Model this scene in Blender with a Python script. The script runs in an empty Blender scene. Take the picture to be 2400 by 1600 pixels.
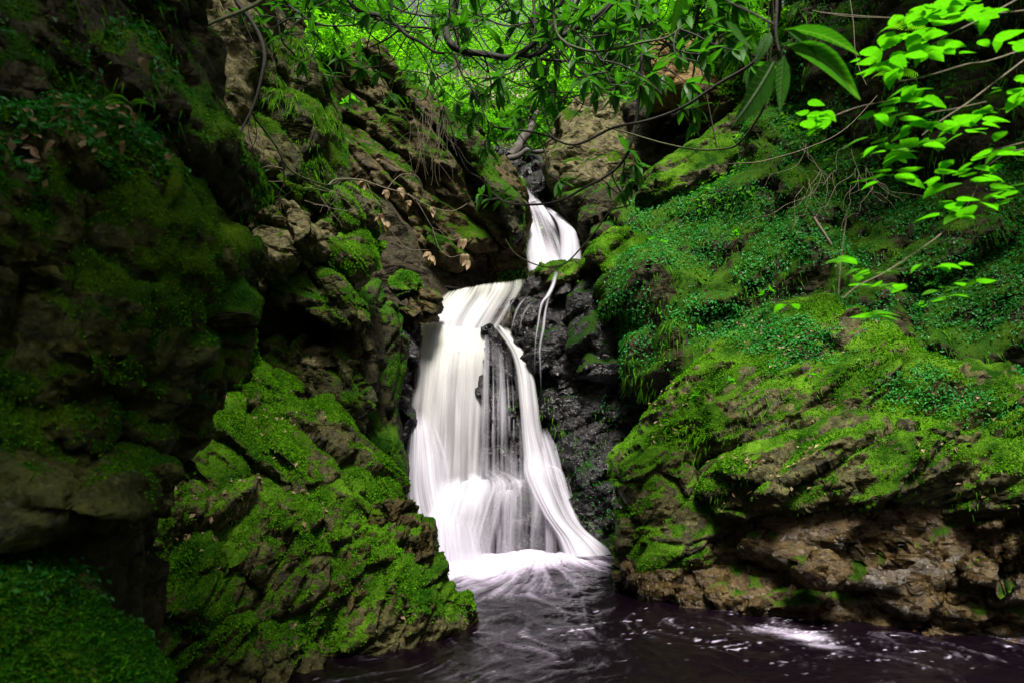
import bpy, math, random
import numpy as np
C = bpy.context.scene.collection
random.seed(11)
RNG = np.random.default_rng(11)
# ------------------------------------------------------------------ camera, sky, sun, exposure
PITCH, CAMZ, FPX = math.radians(7.7), 1.6, 1600.0
cam_d = bpy.data.cameras.new('camera')
cam = bpy.data.objects.new('camera', cam_d); C.objects.link(cam)
cam.location = (0, 0, CAMZ); cam.rotation_euler = (math.radians(90) + PITCH, 0, 0)
cam_d.sensor_width = 36; cam_d.lens = 24; cam_d.clip_start = 0.05; cam_d.clip_end = 1200
cam_d.dof.use_dof = True; cam_d.dof.focus_distance = 8.6; cam_d.dof.aperture_fstop = 3.6
bpy.context.scene.camera = cam
SUN_EL, SUN_AZ = math.radians(61), math.radians(175)      # azimuth clockwise from +Y
world = bpy.data.worlds.new('World'); bpy.context.scene.world = world
world.use_nodes = True
wn = world.node_tree.nodes; wl = world.node_tree.links
sky = wn.new('ShaderNodeTexSky'); sky.sky_type = 'NISHITA'; sky.sun_disc = False
sky.sun_elevation = SUN_EL; sky.sun_rotation = SUN_AZ; sky.air_density = 1.0; sky.dust_density = 7.0
hs = wn.new('ShaderNodeHueSaturation'); hs.inputs['Saturation'].default_value = 0.14
tintn = wn.new('ShaderNodeMix'); tintn.data_type = 'RGBA'; tintn.blend_type = 'MULTIPLY'
tintn.inputs[0].default_value = 1.0; tintn.inputs[7].default_value = (1.0, 0.965, 0.99, 1)
wl.new(sky.outputs[0], hs.inputs['Color']); wl.new(hs.outputs[0], tintn.inputs[6])
wl.new(tintn.outputs[2], wn['Background'].inputs[0]); wn['Background'].inputs[1].default_value = 0.05
sun_d = bpy.data.lights.new('sun', 'SUN'); sun = bpy.data.objects.new('sun', sun_d); C.objects.link(sun)
sun_d.energy = 5.0; sun_d.angle = math.radians(14); sun_d.color = (1.0, 0.96, 0.88)
sd = np.array([math.sin(SUN_AZ) * math.cos(SUN_EL), math.cos(SUN_AZ) * math.cos(SUN_EL), math.sin(SUN_EL)])
from mathutils import Vector
sun.rotation_euler = Vector(sd).to_track_quat('Z', 'Y').to_euler()
vs = bpy.context.scene.view_settings
vs.view_transform = 'Standard'; vs.look = 'None'; vs.gamma = 1.0; vs.use_curve_mapping = False
vs.exposure = 1.02
bpy.context.scene.cycles.max_bounces = 6
bpy.context.scene.cycles.diffuse_bounces = 2
bpy.context.scene.cycles.transparent_max_bounces = 24
bpy.context.scene.cycles.caustics_reflective = False
# ------------------------------------------------------------------ geometry helpers
SC = 2400 / 2352.0
cp, sp = math.cos(PITCH), math.sin(PITCH)
def at(u, v, Y):                          # photo pixel (2400 wide) + distance -> point in the place
    a = (u - 1200) / FPX; b = (800 - v) / FPX
    k = Y / (cp - b * sp)
    return np.array([a * k, Y, CAMZ + (sp + b * cp) * k])
def d_at(x, y, Y): return at(x * SC, y * SC, Y)

_perm = np.random.default_rng(3).permutation(256); _perm = np.concatenate([_perm, _perm, _perm]).astype(np.int32)
_G = np.random.default_rng(4).normal(size=(256, 3)); _G /= np.linalg.norm(_G, axis=1)[:, None]; _G = _G.astype(np.float32)
_J = np.random.default_rng(5).random((256, 3)).astype(np.float32)
def perlin(p):
    p = np.asarray(p, np.float32); i = np.floor(p).astype(np.int32); f = p - i; i &= 255
    w = f * f * f * (f * (f * 6 - 15) + 10); out = 0
    for dx in (0, 1):
        a = _perm[i[:, 0] + dx]; wx = w[:, 0] if dx else 1 - w[:, 0]
        for dy in (0, 1):
            b = _perm[a + i[:, 1] + dy]; wy = w[:, 1] if dy else 1 - w[:, 1]
            for dz in (0, 1):
                g = _G[_perm[b + i[:, 2] + dz]]; wz = w[:, 2] if dz else 1 - w[:, 2]
                out = out + wx * wy * wz * (g[:, 0] * (f[:, 0] - dx) + g[:, 1] * (f[:, 1] - dy) + g[:, 2] * (f[:, 2] - dz))
    return out * 1.5
def fbm(p, octv=4, gain=0.5):
    p = np.asarray(p, np.float32); s = 0; a = 1.0
    for k in range(octv): s = s + a * perlin(p + 17.3 * k); p = p * 2.03; a *= gain
    return s
def ridged(p, octv=3):
    p = np.asarray(p, np.float32); s = 0; a = 1.0
    for k in range(octv): s = s + a * (0.5 - np.abs(perlin(p + 9.1 * k))); p = p * 2.1; a *= 0.5
    return s
def facets(p):
    """Jittered 3-D cells, each cut by its own tilted plane: (plane height, gap to the next cell)."""
    p = np.asarray(p, np.float32); i = np.floor(p).astype(np.int32)
    best = np.full(len(p), 9e9, np.float32); sec = best.copy(); val = np.zeros(len(p), np.float32)
    for dx in (-1, 0, 1):
        for dy in (-1, 0, 1):
            for dz in (-1, 0, 1):
                c = i + np.array([dx, dy, dz]); h = _perm[_perm[_perm[c[:, 0] & 255] + (c[:, 1] & 255)] + (c[:, 2] & 255)]
                q = p - (c + _J[h]); dd = (q * q).sum(1)
                n = _G[h]; v = (q * n).sum(1) * 0.75 + (_J[h][:, 0] - 0.5) * 0.55
                nb = dd < best
                sec = np.where(nb, best, np.minimum(sec, dd)); val = np.where(nb, v, val); best = np.where(nb, dd, best)
    return val, np.sqrt(sec) - np.sqrt(best)
def sstep(a, b, x):
    t = np.clip((x - a) / (b - a), 0, 1); return t * t * (3 - 2 * t)
def norms(V, Fq):
    if Fq.shape[1] == 4: n = np.cross(V[Fq[:, 2]] - V[Fq[:, 0]], V[Fq[:, 3]] - V[Fq[:, 1]])
    else: n = np.cross(V[Fq[:, 1]] - V[Fq[:, 0]], V[Fq[:, 2]] - V[Fq[:, 0]])
    N = np.zeros_like(V)
    for k in range(Fq.shape[1]):
        for c in range(3): N[:, c] += np.bincount(Fq[:, k], n[:, c], len(V))
    return N / np.maximum(np.linalg.norm(N, axis=1), 1e-9)[:, None]
def mesh(name, V, Fq, attrs=None, smooth=True):
    V = np.asarray(V, np.float32); Fq = np.asarray(Fq, np.int32); k = Fq.shape[1]
    me = bpy.data.meshes.new(name)
    me.vertices.add(len(V)); me.vertices.foreach_set('co', V.ravel())
    me.loops.add(Fq.size); me.loops.foreach_set('vertex_index', Fq.ravel())
    me.polygons.add(len(Fq)); me.polygons.foreach_set('loop_start', np.arange(0, Fq.size, k, dtype=np.int32))
    me.polygons.foreach_set('use_smooth', np.full(len(Fq), smooth))
    for an, av in (attrs or {}).items():
        a = me.attributes.new(an, 'FLOAT', 'POINT'); a.data.foreach_set('value', np.asarray(av, np.float32))
    me.update(calc_edges=True)
    return me
def link(name, me, mat=None, parent=None, loc=None):
    o = bpy.data.objects.new(name, me); C.objects.link(o)
    if mat is not None and me is not None and not me.materials: me.materials.append(mat)
    if parent is not None: o.parent = parent
    if loc is not None: o.location = loc
    return o
def tag(o, label=None, cat=None, group=None, kind=None):
    if label: o['label'] = label
    if cat: o['category'] = cat
    if group: o['group'] = group
    if kind: o['kind'] = kind
    return o
def empty(name, loc): return link(name, None, loc=[float(c) for c in loc])
def grid_faces(nu, nv):
    a = np.arange(nu * nv).reshape(nu, nv)
    return np.stack([a[:-1, :-1], a[1:, :-1], a[1:, 1:], a[:-1, 1:]], -1).reshape(-1, 4)
# ------------------------------------------------------------------ materials
def nodes(name):
    m = bpy.data.materials.new(name); m.use_nodes = True; nt = m.node_tree
    return m, nt.nodes, nt.links, nt.nodes['Principled BSDF']
def N(n, t, **kw):
    x = n.new(t)
    for k, v in kw.items():
        if k in ('loc',): continue
        setattr(x, k, v)
    return x
def noise(n, l, vec, scale, detail=4, rough=0.6, dist=0.0):
    t = n.new('ShaderNodeTexNoise'); t.inputs['Scale'].default_value = scale; t.inputs['Detail'].default_value = detail
    t.inputs['Roughness'].default_value = rough; t.inputs['Distortion'].default_value = dist; l.new(vec, t.inputs['Vector']); return t
def ramp(n, l, fac, stops):
    r = n.new('ShaderNodeValToRGB'); e = r.color_ramp.elements
    while len(e) < len(stops): e.new(0.5)
    for k, (p, c) in enumerate(stops): e[k].position = p; e[k].color = (*c, 1) if len(c) == 3 else c
    l.new(fac, r.inputs[0]); return r
def mixc(n, l, fac, a, b, blend='MIX'):
    m = n.new('ShaderNodeMix'); m.data_type = 'RGBA'; m.blend_type = blend
    for s, x in ((0, fac), (6, a), (7, b)):
        if isinstance(x, (int, float)): m.inputs[s].default_value = x
        elif isinstance(x, tuple): m.inputs[s].default_value = (*x, 1)
        else: l.new(x, m.inputs[s])
    return m.outputs[2]
def rock_mat(name, c1, c2, c3, wet=0.0, moss1=(0.03, 0.10, 0.008), moss2=(0.10, 0.19, 0.012), lichen=0.3, bump=0.5, dip=0.7):
    m, n, l, b = nodes(name)
    co = n.new('ShaderNodeTexCoord').outputs['Object']
    n1 = noise(n, l, co, 2.3, 6, 0.62, 0.6); n2 = noise(n, l, co, 11, 7, 0.7, 0.3); n3 = noise(n, l, co, 60, 5, 0.7)
    base = mixc(n, l, ramp(n, l, n1.outputs[0], [(0.36, (0, 0, 0)), (0.62, (1, 1, 1))]).outputs[0], c1, c2)
    base = mixc(n, l, ramp(n, l, n2.outputs[0], [(0.42, (0, 0, 0)), (0.66, (1, 1, 1))]).outputs[0], base, c3)
    grain = ramp(n, l, n3.outputs[0], [(0.3, (0.55, 0.55, 0.55)), (0.7, (1.35, 1.35, 1.35))]).outputs[0]
    base = mixc(n, l, 1.0, base, grain, 'MULTIPLY')
    li = noise(n, l, co, 19, 3, 0.8, 1.0)
    lim = n.new('ShaderNodeMath'); lim.operation = 'MULTIPLY'; lim.inputs[1].default_value = lichen
    l.new(ramp(n, l, li.outputs[0], [(0.60, (0, 0, 0)), (0.68, (1, 1, 1))]).outputs[0], lim.inputs[0])
    base = mixc(n, l, lim.outputs[0], base, (0.24, 0.22, 0.14))
    mo = n.new('ShaderNodeAttribute'); mo.attribute_name = 'moss'
    mh = noise(n, l, co, 3.1, 5, 0.6); mf = noise(n, l, co, 85, 4, 0.75)
    mcol = mixc(n, l, ramp(n, l, mh.outputs[0], [(0.38, (0, 0, 0)), (0.64, (1, 1, 1))]).outputs[0], moss1, moss2)
    mg = ramp(n, l, mf.outputs[0], [(0.3, (0.35, 0.4, 0.35)), (0.72, (1.6, 1.5, 1.6))]).outputs[0]
    mcol = mixc(n, l, 1.0, mcol, mg, 'MULTIPLY')
    add = n.new('ShaderNodeMath'); add.operation = 'ADD'; l.new(mo.outputs['Fac'], add.inputs[0])
    sc = n.new('ShaderNodeMath'); sc.operation = 'MULTIPLY_ADD'; l.new(n3.outputs[0], sc.inputs[0]); sc.inputs[1].default_value = 0.9; sc.inputs[2].default_value = -0.45
    l.new(sc.outputs[0], add.inputs[1])
    mm = ramp(n, l, add.outputs[0], [(0.30, (0, 0, 0)), (0.62, (1, 1, 1))])
    l.new(mixc(n, l, mm.outputs[0], base, mcol), b.inputs['Base Color'])
    ro = n.new('ShaderNodeMapRange'); l.new(mm.outputs[0], ro.inputs[0]); ro.inputs[3].default_value = 0.85 - 0.62 * wet; ro.inputs[4].default_value = 0.95
    l.new(ro.outputs[0], b.inputs['Roughness']); spn = n.new('ShaderNodeMapRange'); l.new(mm.outputs[0], spn.inputs[0]); spn.inputs[3].default_value = 0.12 + 0.26 * wet; spn.inputs[4].default_value = 0.06; l.new(spn.outputs[0], b.inputs['Specular IOR Level'])
    hgt = n.new('ShaderNodeMath'); hgt.operation = 'MULTIPLY_ADD'; l.new(n3.outputs[0], hgt.inputs[0]); hgt.inputs[1].default_value = 0.35; l.new(n2.outputs[0], hgt.inputs[2])
    h2 = n.new('ShaderNodeMath'); h2.operation = 'MULTIPLY_ADD'; l.new(mf.outputs[0], h2.inputs[0]); h2.inputs[1].default_value = 0.3; l.new(hgt.outputs[0], h2.inputs[2])
    bp = n.new('ShaderNodeBump'); bp.inputs['Strength'].default_value = bump; bp.inputs['Distance'].default_value = 0.05
    l.new(h2.outputs[0], bp.inputs['Height'])
    # broken faces: every cell of the stone is its own little tilted plane
    mp = n.new('ShaderNodeMapping'); mp.inputs['Rotation'].default_value = (0, dip, 0); mp.inputs['Scale'].default_value = (0.55, 0.8, 1.5); l.new(co, mp.inputs[0])
    wv = noise(n, l, co, 6.0, 3, 0.6); wp = n.new('ShaderNodeVectorMath'); wp.operation = 'MULTIPLY_ADD'
    l.new(wv.outputs[1], wp.inputs[0]); wp.inputs[1].default_value = (0.10, 0.10, 0.10); l.new(mp.outputs[0], wp.inputs[2])
    prev = bp.outputs[0]
    for scale, dist in ((3.5, 1.3), (9.0, 0.8), (24.0, 0.5)):
        vo = n.new('ShaderNodeTexVoronoi'); vo.inputs['Scale'].default_value = scale; l.new(wp.outputs[0], vo.inputs['Vector'])
        su = n.new('ShaderNodeVectorMath'); su.operation = 'SUBTRACT'; l.new(wp.outputs[0], su.inputs[0]); l.new(vo.outputs['Position'], su.inputs[1])
        cc = n.new('ShaderNodeVectorMath'); cc.operation = 'SUBTRACT'; l.new(vo.outputs['Color'], cc.inputs[0]); cc.inputs[1].default_value = (0.5, 0.5, 0.5)
        dt = n.new('ShaderNodeVectorMath'); dt.operation = 'DOT_PRODUCT'; l.new(su.outputs[0], dt.inputs[0]); l.new(cc.outputs[0], dt.inputs[1])
        inv = n.new('ShaderNodeMath'); inv.operation = 'MULTIPLY_ADD'; l.new(mm.outputs[0], inv.inputs[0]); inv.inputs[1].default_value = -0.75; inv.inputs[2].default_value = 1.0
        b2 = n.new('ShaderNodeBump'); l.new(inv.outputs[0], b2.inputs['Strength']); b2.inputs['Distance'].default_value = dist
        l.new(dt.outputs['Value'], b2.inputs['Height']); l.new(prev, b2.inputs['Normal']); prev = b2.outputs[0]
    l.new(prev, b.inputs['Normal'])
    return m
def leaf_mat(name, c1, c2, trans=0.45, gloss=0.35, rough=0.45, veins=0.0):
    m, n, l, b = nodes(name)
    t = n.new('ShaderNodeAttribute'); t.attribute_name = 'tint'
    oi = n.new('ShaderNodeObjectInfo')
    ad = n.new('ShaderNodeMath'); ad.operation = 'MULTIPLY_ADD'; l.new(oi.outputs['Random'], ad.inputs[0]); ad.inputs[1].default_value = 0.4; l.new(t.outputs['Fac'], ad.inputs[2])
    col = mixc(n, l, ad.outputs[0], c1, c2)
    if veins:                                              # midrib and side veins in the leaf's own plane, blotches and paler edges
        co = n.new('ShaderNodeTexCoord').outputs['Object']; sx = n.new('ShaderNodeSeparateXYZ'); l.new(co, sx.inputs[0])
        ab = n.new('ShaderNodeMath'); ab.operation = 'ABSOLUTE'; l.new(sx.outputs[0], ab.inputs[0])
        m1 = n.new('ShaderNodeMath'); m1.operation = 'MULTIPLY_ADD'; l.new(ab.outputs[0], m1.inputs[0]); m1.inputs[1].default_value = -0.8; l.new(sx.outputs[1], m1.inputs[2])
        m2 = n.new('ShaderNodeMath'); m2.operation = 'MULTIPLY'; l.new(m1.outputs[0], m2.inputs[0]); m2.inputs[1].default_value = 70
        m3 = n.new('ShaderNodeMath'); m3.operation = 'SINE'; l.new(m2.outputs[0], m3.inputs[0])
        v1 = ramp(n, l, m3.outputs[0], [(0.0, (0, 0, 0)), (0.75, (0, 0, 0)), (1.0, (0.6, 0.6, 0.6))])
        v2 = ramp(n, l, ab.outputs[0], [(0.006, (1, 1, 1)), (0.02, (0, 0, 0))])
        vv = n.new('ShaderNodeMath'); vv.operation = 'MAXIMUM'; l.new(v1.outputs[0], vv.inputs[0]); l.new(v2.outputs[0], vv.inputs[1])
        bl = noise(n, l, co, 7, 4, 0.7); col = mixc(n, l, 1.0, col, ramp(n, l, bl.outputs[0], [(0.3, (0.6, 0.62, 0.6)), (0.7, (1.2, 1.15, 1.2))]).outputs[0], 'MULTIPLY')
        vm = n.new('ShaderNodeMath'); vm.operation = 'MULTIPLY'; l.new(vv.outputs[0], vm.inputs[0]); vm.inputs[1].default_value = veins
        col = mixc(n, l, vm.outputs[0], col, (0.16, 0.30, 0.06))
        bb = n.new('ShaderNodeBump'); bb.inputs['Strength'].default_value = 0.6; bb.inputs['Distance'].default_value = 0.02; l.new(vv.outputs[0], bb.inputs['Height']); l.new(bb.outputs[0], b.inputs['Normal'])
    l.new(col, b.inputs['Base Color']); b.inputs['Roughness'].default_value = rough; b.inputs['Specular IOR Level'].default_value = gloss
    tr = n.new('ShaderNodeBsdfTranslucent'); l.new(mixc(n, l, 1.0, col, (1.25, 1.5, 0.5), 'MULTIPLY'), tr.inputs[0])
    mx = n.new('ShaderNodeMixShader'); mx.inputs[0].default_value = trans
    l.new(b.outputs[0], mx.inputs[1]); l.new(tr.outputs[0], mx.inputs[2]); l.new(mx.outputs[0], n['Material Output'].inputs[0])
    return m
def bark_mat(name, c1, c2, scale=40):
    m, n, l, b = nodes(name)
    co = n.new('ShaderNodeTexCoord').outputs['Object']; t = noise(n, l, co, scale, 5, 0.7, 0.5)
    l.new(mixc(n, l, ramp(n, l, t.outputs[0], [(0.35, (0, 0, 0)), (0.65, (1, 1, 1))]).outputs[0], c1, c2), b.inputs['Base Color'])
    b.inputs['Roughness'].default_value = 0.8
    bp = n.new('ShaderNodeBump'); bp.inputs['Strength'].default_value = 0.5; bp.inputs['Distance'].default_value = 0.01
    l.new(t.outputs[0], bp.inputs['Height']); l.new(bp.outputs[0], b.inputs['Normal'])
    return m
def fall_mat():
    m, n, l, b = nodes('falling_water')
    a = n.new('ShaderNodeAttribute'); a.attribute_name = 'dens'
    w = n.new('ShaderNodeAttribute'); w.attribute_name = 'peat'
    col = mixc(n, l, w.outputs['Fac'], (0.62, 0.595, 0.67), (0.62, 0.63, 0.50))  # first white takes a faint lilac cast from the reflected sky
    d = n.new('ShaderNodeBsdfDiffuse'); l.new(col, d.inputs[0])
    tr = n.new('ShaderNodeBsdfTranslucent'); l.new(col, tr.inputs[0])
    m1 = n.new('ShaderNodeMixShader'); m1.inputs[0].default_value = 0.2; l.new(d.outputs[0], m1.inputs[1]); l.new(tr.outputs[0], m1.inputs[2])
    tp = n.new('ShaderNodeBsdfTransparent'); m2 = n.new('ShaderNodeMixShader')
    l.new(a.outputs['Fac'], m2.inputs[0]); l.new(tp.outputs[0], m2.inputs[1]); l.new(m1.outputs[0], m2.inputs[2])
    l.new(m2.outputs[0], n['Material Output'].inputs[0])
    return m
def pool_mat():
    m, n, l, b = nodes('pool_water')
    a = n.new('ShaderNodeAttribute'); a.attribute_name = 'foam'
    b.inputs['Base Color'].default_value = (0.003, 0.0012, 0.0028, 1); b.inputs['Roughness'].default_value = 0.22
    b.inputs['IOR'].default_value = 1.333
    co = n.new('ShaderNodeTexCoord').outputs['Object']
    t = noise(n, l, co, 5.0, 5, 0.6, 1.5); bp = n.new('ShaderNodeBump'); bp.inputs['Strength'].default_value = 0.35; bp.inputs['Distance'].default_value = 0.05
    l.new(t.outputs[0], bp.inputs['Height']); l.new(bp.outputs[0], b.inputs['Normal'])
    d = n.new('ShaderNodeBsdfDiffuse'); d.inputs[0].default_value = (0.68, 0.59, 0.76, 1)  # white foam with the sky's lilac reflection mixed into its colour
    mx = n.new('ShaderNodeMixShader'); l.new(a.outputs['Fac'], mx.inputs[0]); l.new(b.outputs[0], mx.inputs[1]); l.new(d.outputs[0], mx.inputs[2])
    l.new(mx.outputs[0], n['Material Output'].inputs[0])
    return m
G1, G2 = (0.006, 0.032, 0.001), (0.040, 0.085, 0.002)
M = dict(
    brown=rock_mat('brown_rock', (0.052, 0.037, 0.009), (0.100, 0.076, 0.022), (0.016, 0.012, 0.004), 0.25, G1, G2),
    pale=rock_mat('pale_rock', (0.105, 0.090, 0.034), (0.17, 0.148, 0.066), (0.036, 0.030, 0.012), 0.2, G1, G2, 0.45),
    tan=rock_mat('tan_rock', (0.18, 0.115, 0.04), (0.24, 0.16, 0.062), (0.085, 0.05, 0.018), 0.1, G1, G2, 0.3),
    stain=rock_mat('algae_stained_rock', (0.036, 0.044, 0.006), (0.082, 0.086, 0.017), (0.014, 0.017, 0.004), 0.25, (0.008, 0.045, 0.002), (0.05, 0.10, 0.003), 0.3),
    shade=rock_mat('shade_dark_rock', (0.026, 0.027, 0.006), (0.085, 0.086, 0.018), (0.006, 0.006, 0.002), 0.2, (0.010, 0.05, 0.002), (0.05, 0.09, 0.003), 0.3),  # rock colour darkened to stand for shade on the left side
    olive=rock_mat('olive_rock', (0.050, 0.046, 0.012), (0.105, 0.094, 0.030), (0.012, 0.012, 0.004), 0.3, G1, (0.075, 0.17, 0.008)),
    dark=rock_mat('dark_rock', (0.022, 0.020, 0.006), (0.042, 0.037, 0.011), (0.007, 0.006, 0.002), 0.2, (0.012, 0.05, 0.004), (0.04, 0.09, 0.006), 0.08),  # base lowered so that rocks in shadow go black
    wet=rock_mat('wet_black_rock', (0.010, 0.009, 0.010), (0.022, 0.019, 0.020), (0.006, 0.006, 0.006), 0.95, (0.008, 0.028, 0.004), (0.02, 0.05, 0.006), 0.0, 0.9),
    ochre=rock_mat('ochre_rock', (0.075, 0.042, 0.012), (0.115, 0.076, 0.024), (0.022, 0.014, 0.006), 0.8, G1, (0.06, 0.12, 0.008), 0.35, 0.9),
    soil=rock_mat('woodland_soil', (0.03, 0.024, 0.012), (0.05, 0.042, 0.02), (0.015, 0.012, 0.008), 0.1, (0.012, 0.05, 0.003), (0.03, 0.08, 0.004), 0.0),
    moss=leaf_mat('moss', (0.006, 0.065, 0.002), (0.092, 0.262, 0.003), 0.3, 0.08, 0.85),
    carpet=leaf_mat('carpet_leaf', (0.008, 0.075, 0.010), (0.03, 0.25, 0.035), 0.35, 0.3, 0.5),
    forest=leaf_mat('forest_leaf', (0.03, 0.17, 0.004), (0.17, 0.42, 0.012), 0.6, 0.3, 0.5),
    rhodo=leaf_mat('rhododendron_leaf', (0.012, 0.085, 0.004), (0.05, 0.22, 0.008), 0.45, 0.35, 0.45, 0.5),
    bright=leaf_mat('sunlit_leaf', (0.06, 0.24, 0.006), (0.14, 0.40, 0.010), 0.5, 0.3, 0.45, 0.4),  # rhododendron leaf in a lighter green, sunlight put into its colour
    hazel=leaf_mat('hazel_leaf', (0.05, 0.30, 0.004), (0.13, 0.46, 0.006), 0.55, 0.35, 0.45, 0.35),
    dead=leaf_mat('dead_leaf', (0.16, 0.09, 0.04), (0.34, 0.25, 0.15), 0.2, 0.3, 0.6),
    bark=bark_mat('dark_bark', (0.010, 0.008, 0.005), (0.030, 0.024, 0.015)),
    twig=bark_mat('pale_twig', (0.10, 0.078, 0.05), (0.22, 0.18, 0.12)),
    mossy_bark=bark_mat('mossy_bark', (0.03, 0.045, 0.010), (0.075, 0.09, 0.02)),
    drift=bark_mat('driftwood', (0.025, 0.020, 0.016), (0.085, 0.072, 0.058), 25),
    fence=bark_mat('fence_wood', (0.42, 0.37, 0.22), (0.55, 0.49, 0.32), 12),
    fall=fall_mat(), pool=pool_mat())
# ------------------------------------------------------------------ the ground
def terr(x, y):
    x = np.asarray(x, float); y = np.asarray(y, float)
    base = np.interp(y, [-20, 9.6, 10.5, 11.7, 12.5, 14.6, 22, 26, 60, 400], [-0.7, -0.7, 3.45, 3.55, 5.2, 7.0, 12.9, 13.2, 16, 30])
    xc = np.interp(y, [0, 9, 12, 14.5, 22], [0.6, 0.4, 0.6, -0.3, -0.8])
    wl_ = np.interp(y, [-20, 2, 5, 8, 9.5, 12, 16, 22], [2.6, 2.7, 3.2, 2.9, 2.0, 0.6, 1.5, 9])
    wr_ = np.interp(y, [-20, 2, 5, 8, 9.5, 12, 16, 22], [5.2, 5.2, 4.6, 2.3, 1.6, 1.0, 2.5, 9])
    dl = np.maximum(0, xc - wl_ - x); dr = np.maximum(0, x - xc - wr_)
    cap = np.interp(y, [0, 10, 14, 22], [8.5, 6.5, 4.0, 1.0])
    back = 8.0 * sstep(-3.0, -8.0, y) * sstep(4.5, 1.0, x)  # rise added behind the camera to block the low sky
    return base + back + cap * (1 - np.exp(-dl * 1.7 / cap * 1.3)) + cap * (1 - np.exp(-dr * 1.25 / cap * 1.3))
def make_ground():
    xs = np.concatenate([np.array([-400, -150, -60, -30, -18]), np.arange(-12, 12.01, 0.13), np.array([18, 30, 60, 150, 400])])
    ys = np.concatenate([np.array([-60, -25, -12, -6]), np.arange(-3, 27.01, 0.13), np.array([30, 36, 50, 80, 150, 400])])
    X, Y = np.meshgrid(xs, ys, indexing='ij'); V = np.stack([X, Y, terr(X, Y)], -1).reshape(-1, 3)
    core = (np.abs(V[:, 0]) < 12.5) & (V[:, 1] > -4) & (V[:, 1] < 28)
    V[:, 2] += np.where(core, 0.28 * fbm(V * 0.9, 4), 0)
    V[:, 0] += np.where(core, 0.2 * fbm(V * 1.1 + 40, 3), 0)
    Fq = grid_faces(len(xs), len(ys)); n = norms(V, Fq)
    moss = np.clip(-0.05 + 0.5 * n[:, 2] + 0.8 * fbm(V * 1.7, 3), 0, 1)
    return tag(link('ground', mesh('ground', V, Fq, {'moss': moss}), M['soil']), kind='structure'), V, Fq, n
ground, GV, GF, GN = make_ground()
# ------------------------------------------------------------------ scattering of blades and small leaves
def sample_surface(V, Fq, n, w, count, rng):
    T = np.concatenate([Fq[:, [0, 1, 2]], Fq[:, [0, 2, 3]]]) if Fq.shape[1] == 4 else Fq
    a = np.linalg.norm(np.cross(V[T[:, 1]] - V[T[:, 0]], V[T[:, 2]] - V[T[:, 0]]), axis=1) * w[T].mean(1)
    if a.sum() <= 0: return None, None
    c = np.cumsum(a); k = np.searchsorted(c, rng.random(count) * c[-1]).clip(0, len(T) - 1)
    r = rng.random((count, 2)); f = r.sum(1) > 1; r[f] = 1 - r[f]
    b = np.stack([1 - r.sum(1), r[:, 0], r[:, 1]], 1)[:, :, None]
    return (V[T[k]] * b).sum(1), (n[T[k]] * b).sum(1)
def blades(name, P, Nn, size, mat, parent, tint, lift=0.6, spread=0.7, droop=0.3, wid=0.35):
    k = len(P); rng = RNG
    d = Nn * lift + rng.normal(size=(k, 3)) * spread * 0.6 + np.array([0, 0, -droop]); d /= np.linalg.norm(d, axis=1)[:, None]
    s = np.cross(d, rng.normal(size=(k, 3))); s /= np.maximum(np.linalg.norm(s, axis=1), 1e-6)[:, None]
    L = (size * rng.uniform(0.5, 1.3, k) * np.clip(1.05 + 0.9 * fbm(P * 2.2, 2), 0.5, 1.9))[:, None]
    V = np.stack([P - s * L * wid, P + s * L * wid, P + d * L], 1).reshape(-1, 3)
    Fq = np.arange(3 * k).reshape(-1, 3)
    return tag(link(name, mesh(name, V, Fq, {'tint': np.repeat(tint, 3)}, False), mat, parent), kind='stuff')
def leaves(name, P, Nn, size, mat, parent, tint, up=0.5, rand=0.7, kind='stuff', asp=0.55):
    """Folded little leaves, two faces each."""
    k = len(P); rng = RNG
    n = Nn * (1 - up) + np.array([0, 0, up]) + rng.normal(size=(k, 3)) * rand * 0.5; n /= np.linalg.norm(n, axis=1)[:, None]
    t = np.cross(n, rng.normal(size=(k, 3))); t /= np.maximum(np.linalg.norm(t, axis=1), 1e-6)[:, None]
    s = np.cross(n, t); L = (size * rng.uniform(0.55, 1.35, k))[:, None]
    a = P - t * L * 0.5; c = P + t * L * 0.5 - n * L * 0.12; b1 = P + s * L * asp * 0.5 + n * L * 0.1; b2 = P - s * L * asp * 0.5 + n * L * 0.1
    V = np.stack([a, b1, c, b2], 1).reshape(-1, 3); b = np.arange(k)[:, None] * 4
    Fq = np.concatenate([b + [0, 1, 2], b + [0, 2, 3]], 1).reshape(-1, 3)
    o = link(name, mesh(name, V, Fq, {'tint': np.repeat(tint, 4)}, False), mat, parent)
    return tag(o, kind=kind) if kind else o
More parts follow.
